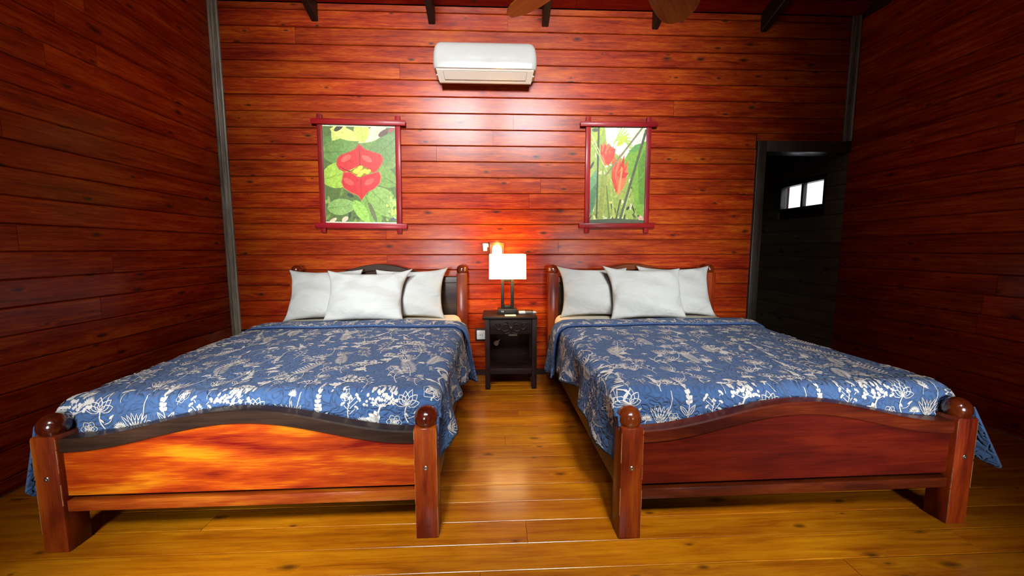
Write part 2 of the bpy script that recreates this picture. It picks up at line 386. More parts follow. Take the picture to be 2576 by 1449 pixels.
# ------------------------------------------------------------------ beds
BEDW = wood('bed_stain', (0.07, 0.0050, 0.0008), (0.19, 0.020, 0.0018), (0.34, 0.060, 0.004), 'Z', rough=0.5, spec=0.15, coat=0.3, vary=0.12, knots=0.15, blotch=0.7, coatr=0.18, bump=0.08)
BEDWX = wood('bed_stain_long', (0.032, 0.0030, 0.0008), (0.085, 0.010, 0.0012), (0.16, 0.030, 0.003), 'X', rough=0.5, spec=0.15, coat=0.25, vary=0.1, knots=0.15, blotch=0.7, coatr=0.18, bump=0.08)
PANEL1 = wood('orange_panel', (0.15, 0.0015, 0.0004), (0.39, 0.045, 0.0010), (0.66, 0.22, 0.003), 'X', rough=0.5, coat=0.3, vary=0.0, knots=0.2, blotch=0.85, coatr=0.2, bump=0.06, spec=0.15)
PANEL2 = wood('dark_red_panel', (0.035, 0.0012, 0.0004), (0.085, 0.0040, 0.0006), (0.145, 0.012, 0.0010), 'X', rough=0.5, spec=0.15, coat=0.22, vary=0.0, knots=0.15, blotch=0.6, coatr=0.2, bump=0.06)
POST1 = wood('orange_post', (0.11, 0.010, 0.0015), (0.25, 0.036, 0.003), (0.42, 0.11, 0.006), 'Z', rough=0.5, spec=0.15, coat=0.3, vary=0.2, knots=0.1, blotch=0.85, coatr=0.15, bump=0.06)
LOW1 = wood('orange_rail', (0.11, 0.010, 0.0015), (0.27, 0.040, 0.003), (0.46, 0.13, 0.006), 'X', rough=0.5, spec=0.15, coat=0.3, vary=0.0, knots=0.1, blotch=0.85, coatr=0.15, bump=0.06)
RAILDK = wood('dark_stained_rail', (0.012, 0.006, 0.004), (0.03, 0.014, 0.008), (0.06, 0.028, 0.014), 'X', rough=0.5, spec=0.15, coat=0.25, vary=0.1, knots=0.0, blotch=0.6, coatr=0.15, bump=0.06)
BALL = wood('finial_stain', (0.05, 0.006, 0.0015), (0.11, 0.013, 0.0025), (0.20, 0.035, 0.006), 'Z', rough=0.2, coat=0.8, vary=0.2, knots=0.1, blotch=0.7, coatr=0.08, bump=0.03)
WORN = plain('worn_edge', (0.42, 0.22, 0.09), 0.6, noise=0.4)
STEEL = plain('bolt_steel', (0.55, 0.50, 0.42), 0.3, metal=1.0)
BW, BL = 1.587, 2.09
PW, PH, HPH = 0.095, 0.4913, 1.005

def arch(x, half, z_end, rise):
    t = min(1.0, abs(x) / half); return z_end + rise * (0.5 + 0.5 * math.cos(PI * t))

def arch_solid(name, x0, x1, y0, y1, zlo, zhi, mat, parent, n=36, bev=0.0):
    """board between two height functions of x"""
    bm = bmesh.new(); rows_ = []
    cx_ = (x0 + x1) / 2; cz = (zlo(cx_) + zhi(cx_)) / 2; cy = (y0 + y1) / 2
    for i in range(n + 1):
        x = x0 + (x1 - x0) * i / n; a, b = zlo(x), zhi(x); e = bev
        pts = [(y0 + e, a), (y1 - e, a), (y1, a + e), (y1, b - e), (y1 - e, b), (y0 + e, b), (y0, b - e), (y0, a + e)] if bev else [(y0, a), (y1, a), (y1, b), (y0, b)]
        rows_.append([bm.verts.new((x - cx_, y - cy, z - cz)) for y, z in pts])
    m = len(rows_[0])
    for i in range(n):
        for k in range(m): bm.faces.new((rows_[i][k], rows_[i][(k + 1) % m], rows_[i + 1][(k + 1) % m], rows_[i + 1][k]))
    bm.faces.new(rows_[0][::-1]); bm.faces.new(rows_[-1])
    return bm_obj(name, bm, mat, parent, smooth=True, loc=(cx_, cy, cz))

def bed_frame(loc, rz, label, post_mat, panel_mat, rail_mat, worn_left):
    t = empty('bed_frame', loc, rz); tag(t, label, 'bed', 'pair of wooden double beds')
    h = BW / 2
    def post(x, y, H, m, r, dz):
        p = box('post', (x, y, 0.0), (x + PW, y + PW, H), m, t, bev=0.006)
        bm = bmesh.new(); pr = []
        z0 = -r + 0.022
        for k in range(15):
            z = z0 + (r - z0) * k / 14; pr.append((max(0.0015, math.sqrt(max(0, r * r - z * z))), z))
        add_lathe(bm, pr, (0, 0, 0), 28)
        bm_ = bm_obj('finial', bm, BALL, t, smooth=True, loc=(x + PW / 2, y + PW / 2, H - z0))
        return p
    for x in (-h, h - PW):
        p = post(x, 0.0, PH, post_mat, 0.051, 0)
        post(x, BL - PW, HPH, BEDW, 0.050, 0)
        bm = bmesh.new(); add_lathe(bm, [(0.0105, 0.0), (0.0105, 0.003), (0.0085, 0.005), (0.005, 0.005), (0.0045, 0.002), (0.0005, 0.002)], (0, 0, 0), 18)
        bm_obj('bolt', bm, STEEL, t, smooth=True, loc=(x + PW / 2, 0.001, 0.318), rot=(PI / 2, 0, 0))
        # worn bright arrises down the front edges of the foot post
        for ex in (x + 0.0015, x + PW - 0.0015):
            bm = bmesh.new(); z = 0.01
            while z < PH - 0.02:
                dz = random.uniform(0.03, 0.16); w = random.uniform(0.0003, 0.0010)
                if random.random() < (0.85 if worn_left else 0.7):
                    add_box(bm, (ex - w, 0.0005, z), (ex + w, 0.004, min(z + dz, PH - 0.01)))
                z += dz + random.uniform(0.0, 0.012)
            e = bm_obj('worn_edge', bm, WORN, t); e['kind'] = 'stuff'
    xi0, xi1 = -h + PW, h - PW
    # footboard: curved cap rail, panel set back, thin bottom rail
    zt = lambda x: arch(x, xi1, 0.475, 0.105)
    arch_solid('foot_rail', xi0, xi1, 0.012, 0.075, lambda x: zt(x) - 0.058, zt, rail_mat, t, bev=0.006)
    arch_solid('foot_panel', xi0, xi1, 0.024, 0.052, lambda x: 0.232, lambda x: zt(x) - 0.057, panel_mat, t)
    box('lower_rail', (xi0, 0.014, 0.168), (xi1, 0.060, 0.214), LOW1 if worn_left else BEDWX, t, bev=0.003)
    # headboard
    zh = lambda x: arch(x, xi1 * 0.86, 0.975, 0.115)
    arch_solid('head_rail', xi0, xi1, BL - 0.082, BL - 0.022, lambda x: zh(x) - 0.060, zh, RAILDK if worn_left else BEDWX, t, bev=0.006)
    arch_solid('head_panel', xi0, xi1, BL - 0.062, BL - 0.036, lambda x: 0.36, lambda x: zh(x) - 0.059, RAILDK, t)
    for s in (-1, 1):
        box('side_rail', (s * (h - 0.038), PW, 0.19), (s * (h - 0.010), BL - PW, 0.43), RAILDK, t, bev=0.003)
    box('slat_deck', (-h + 0.04, PW, 0.27), (h - 0.04, BL - PW, 0.30), RAILDK, t)
    return t
B1 = ((-1.0425, -2.130, 0.0), 0.008); B2 = ((1.3085, -2.152, 0.0), 0.016)
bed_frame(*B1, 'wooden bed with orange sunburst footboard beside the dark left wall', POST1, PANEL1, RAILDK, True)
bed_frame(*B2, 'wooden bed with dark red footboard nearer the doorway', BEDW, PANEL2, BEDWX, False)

# ------------------------------------------------------------------ mattresses, quilts, pillows
SHEET = plain('cream_sheet', (0.78, 0.70, 0.54), 0.85, spec=0.2, noise=0.03)
def quilt_mat(name, base, lift):
    k = NT(name); uv = k.n('ShaderNodeUVMap'); uv.uv_map = 'UVMap'; v = uv.outputs[0]
    # vermicelli quilting: the stitched line runs where a smooth noise crosses its middle value
    w = k.noise(v, 17.0, 0.0, 0.5, 0.9)
    line = k.math('ABSOLUTE', k.math('SUBTRACT', w, 0.5))
    w2 = k.noise(v, 30.0, 0.0, 0.5, 0.4); line2 = k.math('ABSOLUTE', k.math('SUBTRACT', w2, 0.5))
    hgt = k.math('MINIMUM', k.math('MULTIPLY', line, 9.0, clamp=True), k.math('MULTIPLY_ADD', line2, 9.0, 0.1, clamp=True))
    hgt = k.math('POWER', hgt, 0.6)
    weave = k.noise(v, 420.0, 2.0)
    if base:
        fade = k.noise(v, 3.0, 2.0)
        k.l(k.ramp(fade, [(0.3, tuple(c * 0.92 for c in base)), (0.7, tuple(c * 1.08 for c in base))]), k.b.inputs['Base Color'])
    k.b.inputs['Roughness'].default_value = 0.85; k.b.inputs['Specular IOR Level'].default_value = 0.15
    k.b.inputs['Sheen Weight'].default_value = 0.12
    k.bump(k.math('ADD', hgt, k.math('MULTIPLY', weave, 0.05)), lift, 0.012)
    return k.m
QBLUE = quilt_mat('quilt_blue', (0.058, 0.122, 0.272), 0.75)
QPRINT = quilt_mat('quilt_print', (0.68, 0.65, 0.60), 0.45)
QEDGE = plain('quilt_binding', (0.02, 0.035, 0.10), 0.9, spec=0.1)

def interp(pts, y):
    if y <= pts[0][0]: return pts[0][1]
    for (a, p), (b, q) in zip(pts[:-1], pts[1:]):
        if y <= b:
            s = (y - a) / (b - a); s = s * s * (3 - 2 * s); return p + (q - p) * s
    return pts[-1][1]

class Quilt:
    A, R, FD, YF, RF = 0.735, 0.068, 0.20, 0.088, 0.055
    def __init__(s, hemL, hemR, flareL, flareR, seed, head=1.60):
        s.hem = {-1: hemL, 1: hemR}; s.flare = {-1: flareL, 1: flareR}; s.seed = seed; s.head = head
        s.V = s.FD + head - s.YF - s.RF
    def top(s, x, y):
        q = s.seed
        return 0.608 + 0.036 * y / 2 + 0.010 * (1 - min(1, abs(x) / 0.8) ** 4) + 0.004 * math.sin(4.1 * x + q) * math.sin(3.3 * y + 2 * q) + 0.003 * math.sin(9 * x - 5 * y + q)
    def y_of(s, v):
        if v >= s.FD: return s.YF + s.RF + (v - s.FD)
        d = s.FD - v
        return s.YF + s.RF - math.sqrt(max(0, s.RF ** 2 - (s.RF - d) ** 2)) if d < s.RF else s.YF
    def drop_max(s, side, y): return s.top(side * 0.8, y) - interp(s.hem[side], y)
    def side_y(s, v): return s.YF + s.RF + (v - s.FD) * (1.0 if v >= s.FD else 0.9)   # the side flaps hang straight past the foot end
    def pt(s, u, v, out=0.0, extra=0.0):
        p = s.base(u, v, extra)
        if abs(u) > s.A and v < s.FD:
            q = s.base(u, s.FD, extra, s.side_y(v)); q.y = s.side_y(v); p = p.lerp(q, min(1.0, (abs(u) - s.A) / 0.08))
        return p
    def base(s, u, v, extra=0.0, yh=None):
        y = s.y_of(v); dv = max(0.0, s.FD - v) ; sg = 1 if u > 0 else -1; a = abs(u)
        if a <= s.A: x = u; du = 0.0
        else:
            du = a - s.A
            xo = math.sqrt(s.R ** 2 - (s.R - du) ** 2) if du < s.R else s.R
            if yh is not None: y = yh
            fl = interp(s.flare[sg], y)
            g = max(0.0, du - s.R)
            wav = 0.045 * g / 0.3 * (math.sin(9.5 * y + 2.1 * s.seed + sg) + 0.6 * math.sin(17.0 * y + s.seed * 3.7 * sg))
            x = sg * (s.A + xo + fl * g + wav + extra * min(1, du / 0.1))
        z = s.top(min(max(x, -0.8), 0.8), y) - du - dv
        return Vector((x, y, z + 0.0))
    def nrm(s, u, v, extra=0.0):
        e = 0.004; a = s.pt(u + e, v, 0, extra) - s.pt(u - e, v, 0, extra); b = s.pt(u, v + e, 0, extra) - s.pt(u, v - e, 0, extra)
        n = a.cross(b); return n.normalized() if n.length > 1e-9 else Vector((0, 0, 1))
    def at(s, u, v, off=0.0, extra=0.0): return s.pt(u, v, 0, extra) + s.nrm(u, v, extra) * off
    def valid(s, u, v, v0=None, v1=None):
        if v < 0.004 or v > s.V - 0.004: return False
        if abs(u) > s.A - 0.01:
            y = s.side_y(v)
            if v < s.FD - 0.115: return False
            if abs(u) - s.A > s.drop_max(1 if u > 0 else -1, y) - 0.008: return False
        return True

def uv_set(me, uvs):
    l = me.uv_layers.new(name='UVMap')
    for lp in me.loops: l.data[lp.index].uv = uvs[lp.vertex_index]

def grid_faces(nu, nv): return [(j * nu + i, j * nu + i + 1, (j + 1) * nu + i + 1, (j + 1) * nu + i) for j in range(nv - 1) for i in range(nu - 1)]

def build_quilt(q, loc, rz, label, fold_drop, fold_ext):
    # main cloth: top and hanging sides; the side flaps start just behind the foot posts
    NT_, NS, NV = 56, 18, 120
    verts, uvs = [], []
    for j in range(NV):
        v = q.FD - 0.125 + (q.V - q.FD + 0.125) * (j / (NV - 1)) ** 1.15
        y = q.side_y(v)
        cols = []
        for side in (-1, 1):
            dm = q.drop_max(side, y)
            cs = [side * (q.A + dm * (k / NS) ** 1.0) for k in range(1, NS + 1)]
            cols.append(cs)
        row = cols[0][::-1] + [-q.A + 2 * q.A * k / (NT_ - 1) for k in range(NT_)] + cols[1]
        for u in row:
            p = q.pt(u, v)
            verts.append(p); uvs.append((u, v))
    nu = NT_ + 2 * NS
    main = mesh_obj('quilt', verts, grid_faces(nu, NV), QBLUE, None, smooth=True, loc=loc, rot=(0, 0, rz)); uv_set(main.data, uvs)
    sm = main.modifiers.new('solid', 'SOLIDIFY'); sm.thickness = 0.010; sm.offset = -1.0
    tag(main, label, 'quilt', 'floral quilts on the beds')
    # foot end of the cloth, tucked behind the footboard
    verts, uvs = [], []; n1, n2 = 40, 14
    for j in range(n2):
        v = (q.FD - 0.123) * j / (n2 - 1)
        for i in range(n1):
            u = -q.A + 2 * q.A * i / (n1 - 1); verts.append(q.pt(u, v)); uvs.append((u, v))
    f = mesh_obj('foot_drop', verts, grid_faces(n1, n2), QBLUE, main, smooth=True); uv_set(f.data, uvs)
    # turned-back band at the head end
    verts, uvs = [], []; NB = 16; v0 = q.V - 0.27
    for j in range(NB):
        s = j / (NB - 1); v = v0 + (q.V + 0.006 - v0) * s
        y = q.y_of(min(v, q.V)); lift = 0.020 * math.sin(PI * min(1, s * 1.0 + 0.12)) ** 0.5 * (1 if s < 0.97 else 0.4) + 0.003
        cols = []
        for side in (-1, 1):
            dm = q.drop_max(side, y) + fold_drop[0 if side < 0 else 1]
            cols.append([side * (q.A + dm * k / NS) for k in range(1, NS + 1)])
        row = cols[0][::-1] + [-q.A + 2 * q.A * k / (NT_ - 1) for k in range(NT_)] + cols[1]
        for u in row: verts.append(q.at(u, v, lift, fold_ext)); uvs.append((u + 0.31, v * -1 + 3))
    fb = mesh_obj('turned_back_band', verts, grid_faces(nu, NB), QBLUE, main, smooth=True); uv_set(fb.data, uvs)
    sm = fb.modifiers.new('solid', 'SOLIDIFY'); sm.thickness = 0.012; sm.offset = -1.0
    # dark bound edge of the band
    bm = bmesh.new(); pts = [q.at(u, v0 - 0.001, 0.008, fold_ext) for u in [-q.A - 0.30 + (2 * q.A + 0.60) * k / 90 for k in range(91)]]
    add_tube(bm, pts, 0.0045, 6); bm_obj('binding', bm, QEDGE, main, smooth=True)
    # printed botanicals
    polys = []; rng = random.Random(q.seed * 100 + 5)
    def put(motif, u, v, rot, sc):
        c, s_ = math.cos(rot), math.sin(rot)
        for poly in motif:
            polys.append([(u + sc * (x * c - y * s_), v + sc * (x * s_ + y * c)) for x, y in poly])
    lay_out(q, rng, put)
    verts, faces, uvs = [], [], []
    for poly in polys:
        if not all(q.valid(*p) for p in poly): continue
        if any(p[1] > v0 - 0.012 for p in poly): continue
        b = len(verts)
        for p in poly: verts.append(q.at(p[0], p[1], 0.0022)); uvs.append(p)
        faces.append(tuple(range(b, b + len(poly))))
    pr = mesh_obj('floral_print', verts, faces, QPRINT, main); uv_set(pr.data, uvs); pr['kind'] = 'stuff'
    # print on the turned-back band
    polys.clear(); u = -q.A - 0.25
    while u < q.A + 0.25:
        put(rng.choice(MOTIFS)(rng), u, v0 + rng.uniform(0.04, 0.22), rng.uniform(2.2, 4.0), rng.uniform(0.6, 0.95)); u += rng.uniform(0.03, 0.055)
    verts, faces, uvs = [], [], []
    for poly in polys:
        if not all(v0 + 0.008 < p[1] < q.V - 0.004 and abs(p[0]) - q.A < 0.36 for p in poly): continue
        b = len(verts)
        for p in poly:
            s = (p[1] - v0) / (q.V + 0.006 - v0); lift = 0.020 * math.sin(PI * min(1, s + 0.12)) ** 0.5 * (1 if s < 0.97 else 0.4) + 0.0055
            verts.append(q.at(p[0], p[1], lift, fold_ext)); uvs.append((p[0] + 0.31, 3 - p[1]))
        faces.append(tuple(range(b, b + len(poly))))
    pb = mesh_obj('band_print', verts, faces, QPRINT, main); uv_set(pb.data, uvs); pb['kind'] = 'stuff'
    return main

# motifs: lists of small polygons in metres, base at the origin, growing along +y
def stroke(pts, w0, w1=None):
    w1 = w0 if w1 is None else w1; out = []; n = len(pts)
    L, R_ = [], []
    for i, (x, y) in enumerate(pts):
        a, b = pts[max(0, i - 1)], pts[min(n - 1, i + 1)]; dx, dy = b[0] - a[0], b[1] - a[1]; m = math.hypot(dx, dy) or 1
        w = (w0 + (w1 - w0) * i / (n - 1)) / 2; L.append((x - dy / m * w, y + dx / m * w)); R_.append((x + dy / m * w, y - dx / m * w))
    for i in range(n - 1): out.append([R_[i], R_[i + 1], L[i + 1], L[i]])
    return out
def dot(x, y, r, n=6): return [(x + r * math.cos(2 * PI * k / n), y + r * math.sin(2 * PI * k / n)) for k in range(n)]
def leaf(x, y, ang, L, W):
    c, s = math.cos(ang), math.sin(ang); pr = [(0, 0), (0.25, 0.42), (0.55, 0.5), (0.85, 0.25), (1, 0), (0.85, -0.25), (0.55, -0.5), (0.25, -0.42)]
    return [(x + (a * L) * c - (b * W) * s, y + (a * L) * s + (b * W) * c) for a, b in pr]
def curve(x0, y0, x1, y1, bend, n=7):
    o = []
    for i in range(n):
        t = i / (n - 1); k = bend * math.sin(PI * t); dx, dy = x1 - x0, y1 - y0
        o.append((x0 + dx * t - dy * k, y0 + dy * t + dx * k))
    return o
def m_umbel(r):
    o = stroke(curve(0, 0, 0.01, 0.10, 0.1), 0.009, 0.007)
    for k in range(7):
        a = PI * (0.15 + 0.7 * k / 6); o += stroke([(0.01, 0.09), (0.01 + 0.05 * math.cos(a), 0.09 + 0.045 * math.sin(a))], 0.003)
    for i in range(64):
        a = r.uniform(0.0, PI); d = math.sqrt(r.random()); o.append(dot(0.01 + 0.078 * d * math.cos(a), 0.098 + 0.082 * d * math.sin(a), r.uniform(0.0050, 0.0075)))
    for a, L in ((2.5, 0.055), (1.95, 0.05), (2.95, 0.06)): o.append(leaf(0.0, 0.03, a, L, 0.026))
    return o
def m_poppy(r):
    o = stroke(curve(0, 0, -0.01, 0.075, 0.15), 0.005); cx_, cy = -0.01, 0.078
    for k in range(6):
        a = PI * (0.08 + 0.84 * k / 5); L = r.uniform(0.05, 0.06)
        lf = leaf(cx_, cy, a, L, 0.030); o += stroke(lf + [lf[0]], 0.0032)
    o += stroke(curve(0, 0.02, 0.035, 0.055, -0.2), 0.003); o.append(leaf(0.02, 0.04, 0.7, 0.03, 0.010)); o.append(leaf(0, 0.025, 2.3, 0.03, 0.009))
    return o
def m_rose(r):
    o = []
    for R_, n in ((0.036, 6), (0.022, 5)):
        for k in range(n):
            a = 2 * PI * k / n; lf = leaf(R_ * 0.3 * math.cos(a), 0.05 + R_ * 0.3 * math.sin(a), a, R_ * 0.8, R_ * 0.8); o += stroke(lf + [lf[0]], 0.003)
    o.append(dot(0, 0.05, 0.007, 8)); o += stroke(curve(0, 0, 0, 0.025, 0.1), 0.004)
    return o
def m_fern(r):
    L = r.uniform(0.18, 0.26); st = curve(0, 0, r.uniform(-0.03, 0.03), L, r.uniform(-0.15, 0.15), 14); o = stroke(st, 0.0045, 0.002)
    for i in range(2, 14):
        w = 0.042 * math.sin(PI * (0.15 + 0.85 * i / 14)) + 0.008
        for sg in (-1, 1): o.append(leaf(st[i][0], st[i][1], PI / 2 + sg * 0.95, w, 0.0095))
    return o
def m_spike(r):
    L = r.uniform(0.16, 0.22); st = curve(0, 0, r.uniform(-0.04, 0.04), L, r.uniform(-0.12, 0.12), 12); o = stroke(st, 0.0045, 0.003)
    for i in range(4, 12):
        w = 0.022 * (1 - (i - 4) / 10)
        for sg in (-1, 1): o.append(leaf(st[i][0], st[i][1], PI / 2 + sg * r.uniform(0.6, 1.0), w, w * 0.75))
        o.append(dot(st[i][0] + r.uniform(-0.006, 0.006), st[i][1], 0.006 * (1.3 - i / 14)))
    for sg in (-1, 1):
        lf = leaf(st[1][0], st[1][1], PI / 2 + sg * 0.6, 0.06, 0.018); o += stroke(lf + [lf[0]], 0.003); o += stroke([(st[1][0], st[1][1]), lf[4]], 0.002)
    return o
def m_sprig(r):
    o = stroke(curve(0, 0, 0, 0.10, 0.08), 0.004)
    for k in range(6):
        y = 0.04 + 0.012 * k; a = PI / 2 + (0.75 if k % 2 else -0.75); L = r.uniform(0.03, 0.055); ex, ey = L * math.cos(a), y + L * math.sin(a)
        o += stroke([(0, y), (ex, ey)], 0.003)
        for q_ in range(3): b = a + (q_ - 1) * 0.7; o.append(dot(ex + 0.009 * math.cos(b), ey + 0.009 * math.sin(b), 0.0052))
    o += [dot(-0.006, 0.106, 0.0055), dot(0.006, 0.107, 0.0055), dot(0, 0.113, 0.0055)]
    return o
def m_lily(r):
    o = []
    for k in range(6):
        a = PI / 2 + (k - 2.5) * 0.24; lf = leaf(0, 0, a, r.uniform(0.075, 0.105), 0.014); o += stroke(lf + [lf[0]], 0.003)
    st = curve(0, 0.01, 0.04, 0.17, -0.12, 8); o += stroke(st, 0.0045, 0.003)
    for k in range(6):
        a = 0.1 + 2.6 * k / 5; ex, ey = st[-1][0] + 0.045 * math.cos(a), st[-1][1] + 0.035 * math.sin(a)
        o += stroke([st[-1], (ex, ey)], 0.0028)
        for q_ in range(4): o.append(dot(ex + r.uniform(-0.01, 0.01), ey + r.uniform(-0.008, 0.008), 0.0052))
    return o
def m_daisy(r):
    o = stroke(curve(0, 0, 0, 0.05, 0.1), 0.0035)
    for k in range(11): a = PI * (0.02 + 0.96 * k / 10); o.append(leaf(0, 0.05, a, 0.034, 0.007))
    o.append(dot(0, 0.05, 0.006)); return o
def m_calla(r):
    st = curve(0, 0, 0.03, 0.17, 0.18, 8); o = stroke(st, 0.005, 0.004); x, y = st[-1]
    o.append(leaf(x - 0.004, y - 0.02, PI / 2 - 0.4, 0.075, 0.034)); lf = leaf(x, y - 0.02, PI / 2 - 1.0, 0.05, 0.022); o += stroke(lf + [lf[0]], 0.003)
    o.append(leaf(st[2][0], st[2][1], PI / 2 + 0.5, 0.07, 0.016)); return o
def m_branch(r):
    st = curve(0, 0, r.uniform(-0.03, 0.03), 0.18, r.uniform(-0.15, 0.15), 9); o = stroke(st, 0.0045, 0.0025)
    for i in range(2, 9):
        sg = 1 if i % 2 else -1; a = PI / 2 + sg * 0.7; L = 0.045 * (1.1 - i / 12); e = (st[i][0] + L * math.cos(a), st[i][1] + L * math.sin(a)); o += stroke([st[i], e], 0.003)
        for q_ in (-0.6, 0, 0.6): o.append(leaf(e[0], e[1], a + q_, 0.017, 0.009))
    return o
MOTIFS = [m_umbel, m_poppy, m_fern, m_spike, m_sprig, m_lily, m_daisy, m_calla, m_branch, m_fern, m_branch, m_spike, m_lily, m_sprig]
def lay_out(q, rng, put):
    # the printed border row that stands along the foot end
    row = [m_umbel, m_poppy, m_lily, m_spike, m_sprig]; u = -q.A + 0.02 - (0.13 if q.seed > 1.5 else 0.0); k = 0
    while u < q.A:
        m = row[k % 5]; put(m(rng), u, 0.045 + (0.02 if k % 2 else 0), rng.uniform(-0.1, 0.1), 1.0)
        put(m_daisy(rng) if k % 2 else m_rose(rng), u + 0.06, 0.025, rng.uniform(-0.15, 0.15), 0.85)
        u += 0.125; k += 1
    v = 0.225; r_ = 0
    while v < q.V:
        u = -q.A - 0.42 + (0.06 if r_ % 2 else 0)
        while u < q.A + 0.42:
            m = rng.choice(MOTIFS)
            put(m(rng), u + rng.uniform(-0.025, 0.025), v + rng.uniform(-0.04, 0.04), rng.uniform(-0.45, 0.45), rng.uniform(0.75, 1.05))
            if rng.random() < 0.75: put(rng.choice((m_daisy, m_sprig, m_rose, m_daisy))(rng), u + 0.055, v - rng.uniform(0.0, 0.09), rng.uniform(-0.6, 0.6), rng.uniform(0.5, 0.75))
            u += 0.115
        v += 0.150; r_ += 1

def mattress(loc, rz, label):
    bm = bmesh.new(); add_box(bm, (-0.742, 0.135, 0.301), (0.742, BL - 0.085, 0.590), 0.075, 5)
    for v in bm.verts:                                # the sleeping surface rises a little towards the pillows
        if v.co.z > 0.4: v.co.z += 0.042 * (v.co.y / 2)
    o = bm_obj('mattress', bm, SHEET, None, smooth=True, loc=loc, rot=(0, 0, rz)); return tag(o, label, 'mattress', 'mattresses on the beds')
mattress(*B1, 'mattress in a cream fitted sheet on the bed with the orange footboard')
mattress(*B2, 'mattress in a cream fitted sheet on the bed with the dark red footboard')

q1 = Quilt([(0.0, 0.28), (0.06, 0.215), (0.16, 0.34), (0.5, 0.36), (2, 0.34)],
           [(0.0, 0.33), (0.03, 0.27), (0.075, 0.235), (0.12, 0.33), (0.17, 0.37), (0.28, 0.43), (0.7, 0.39), (1.0, 0.33), (1.6, 0.27)],
           [(0.0, 0.09), (0.3, 0.05), (2, 0.06)], [(0.0, 0.06), (0.07, 0.09), (0.19, 0.46), (0.36, 0.18), (2, 0.10)], 1.0)
q2 = Quilt([(0.0, 0.28), (0.05, 0.21), (0.14, 0.30), (0.41, 0.35), (0.83, 0.365), (1.15, 0.325), (1.6, 0.27)],
           [(0.0, 0.30), (0.04, 0.24), (0.16, 0.33), (0.5, 0.36), (2, 0.34)],
           [(0.0, 0.10), (0.3, 0.12), (2, 0.14)], [(0.0, 0.62), (0.15, 0.3), (0.4, 0.10), (2, 0.08)], 2.3)
build_quilt(q1, *B1, 'blue quilt with white botanical print on the bed with the orange footboard', (0.03, 0.09), 0.020)
build_quilt(q2, *B2, 'blue quilt with white botanical print on the bed with the dark red footboard', (0.06, 0.03), 0.020)

def pillow_mat():
    k = NT('white_pillowcase'); tc = k.n('ShaderNodeTexCoord'); v = tc.outputs['Object']
    a = k.noise(k.mapping(v, (5, 5, 9)), 1.0, 3.0, 0.5, 1.5); b = k.noise(v, 300.0, 2.0)
    k.l(k.ramp(a, [(0.3, (0.48, 0.48, 0.45)), (0.7, (0.54, 0.54, 0.505))]), k.b.inputs['Base Color'])
    k.b.inputs['Roughness'].default_value = 0.9; k.b.inputs['Specular IOR Level'].default_value = 0.15
    k.bump(k.math('ADD', a, k.math('MULTIPLY', b, 0.03)), 0.45, 0.03); return k.m
PCASE = pillow_mat()
def pillow(label, loc, w, h, tilt, yaw, roll, th=0.15, seed=0, ears=(0, 0, 0, 0)):
    """standing pillow, its bottom edge at loc; ears stretch the corners bl, br, tr, tl"""
    rg = random.Random(seed); ph = [rg.uniform(0, 6) for _ in range(6)]
    N = 34; verts, faces = [], []
    def P(u, v, s):
        x = w / 2 * u * (1 - 0.075 * (1 - v * v)); z = h / 2 * v * (1 - 0.085 * (1 - u * u))
        for k, (cu, cv) in enumerate(((-1, -1), (1, -1), (1, 1), (-1, 1))):
            g = max(0, (1 + cu * u) / 2) ** 9 * max(0, (1 + cv * v) / 2) ** 9; x += cu * ears[k] * g; z += cv * ears[k] * 0.7 * g
        e = max(0.0, (1 - u * u) * (1 - v * v)); t = th / 2 * e ** 0.42
        wr = 0.010 * math.sin(7 * u * v + ph[0] + 3 * u) * (1 - e) + 0.006 * math.sin(11 * u - 6 * v + ph[1]) * (1 - e) + 0.006 * math.sin(3 * u + 8 * v + ph[2])
        t = t + (wr if e > 0.001 else 0) * min(1, e * 6)
        bag = -0.03 * (v - 0.2) * e                    # filling settles towards the bottom
        return Vector((x, -s * (t + bag), z + h / 2))
    idx = {}
    for s in (1, -1):
        for j in range(N + 1):
            for i in range(N + 1):
                u = -1 + 2 * i / N; v = -1 + 2 * j / N
                u = math.sin(u * PI / 2) * 0.6 + u * 0.4; v = math.sin(v * PI / 2) * 0.6 + v * 0.4
                if s == -1 and (i in (0, N) or j in (0, N)): idx[s, i, j] = idx[1, i, j]; continue
                idx[s, i, j] = len(verts); verts.append(P(u, v, s))
    for s in (1, -1):
        for j in range(N):
            for i in range(N):
                f = (idx[s, i, j], idx[s, i + 1, j], idx[s, i + 1, j + 1], idx[s, i, j + 1]); faces.append(f if s == 1 else f[::-1])
    o = mesh_obj('pillow', verts, faces, PCASE, None, smooth=True, loc=loc)
    o.rotation_euler = (-tilt, roll, yaw)
    return tag(o, label, 'pillow', 'white pillows against the headboards')
pillow('white pillow leaning at the wall side of the bed with the orange footboard', (-1.475, -0.37, 0.634), 0.60, 0.44, 0.42, 0.05, -0.02, seed=3, ears=(0.03, 0, 0.01, 0.03))
pillow('white pillow at the lamp side of the bed with the orange footboard', (-0.76, -0.34, 0.634), 0.60, 0.43, 0.34, 0.0, 0.0, seed=5, ears=(0, 0.02, 0.035, 0.01))
pillow('white pillow lying in front of two others on the bed with the orange footboard', (-1.09, -0.50, 0.634), 0.64, 0.42, 0.36, -0.02, 0.01, seed=8, th=0.17, ears=(0.02, 0.02, 0.06, 0.03))
pillow('white pillow at the lamp side of the bed with the dark red footboard', (0.885, -0.34, 0.634), 0.60, 0.44, 0.34, -0.03, 0.0, seed=11, ears=(0.02, 0, 0.01, 0.035))
pillow('white pillow at the doorway side of the bed with the dark red footboard', (1.63, -0.345, 0.634), 0.63, 0.445, 0.34, 0.0, 0.0, seed=13, ears=(0, 0.04, 0.03, 0.03))
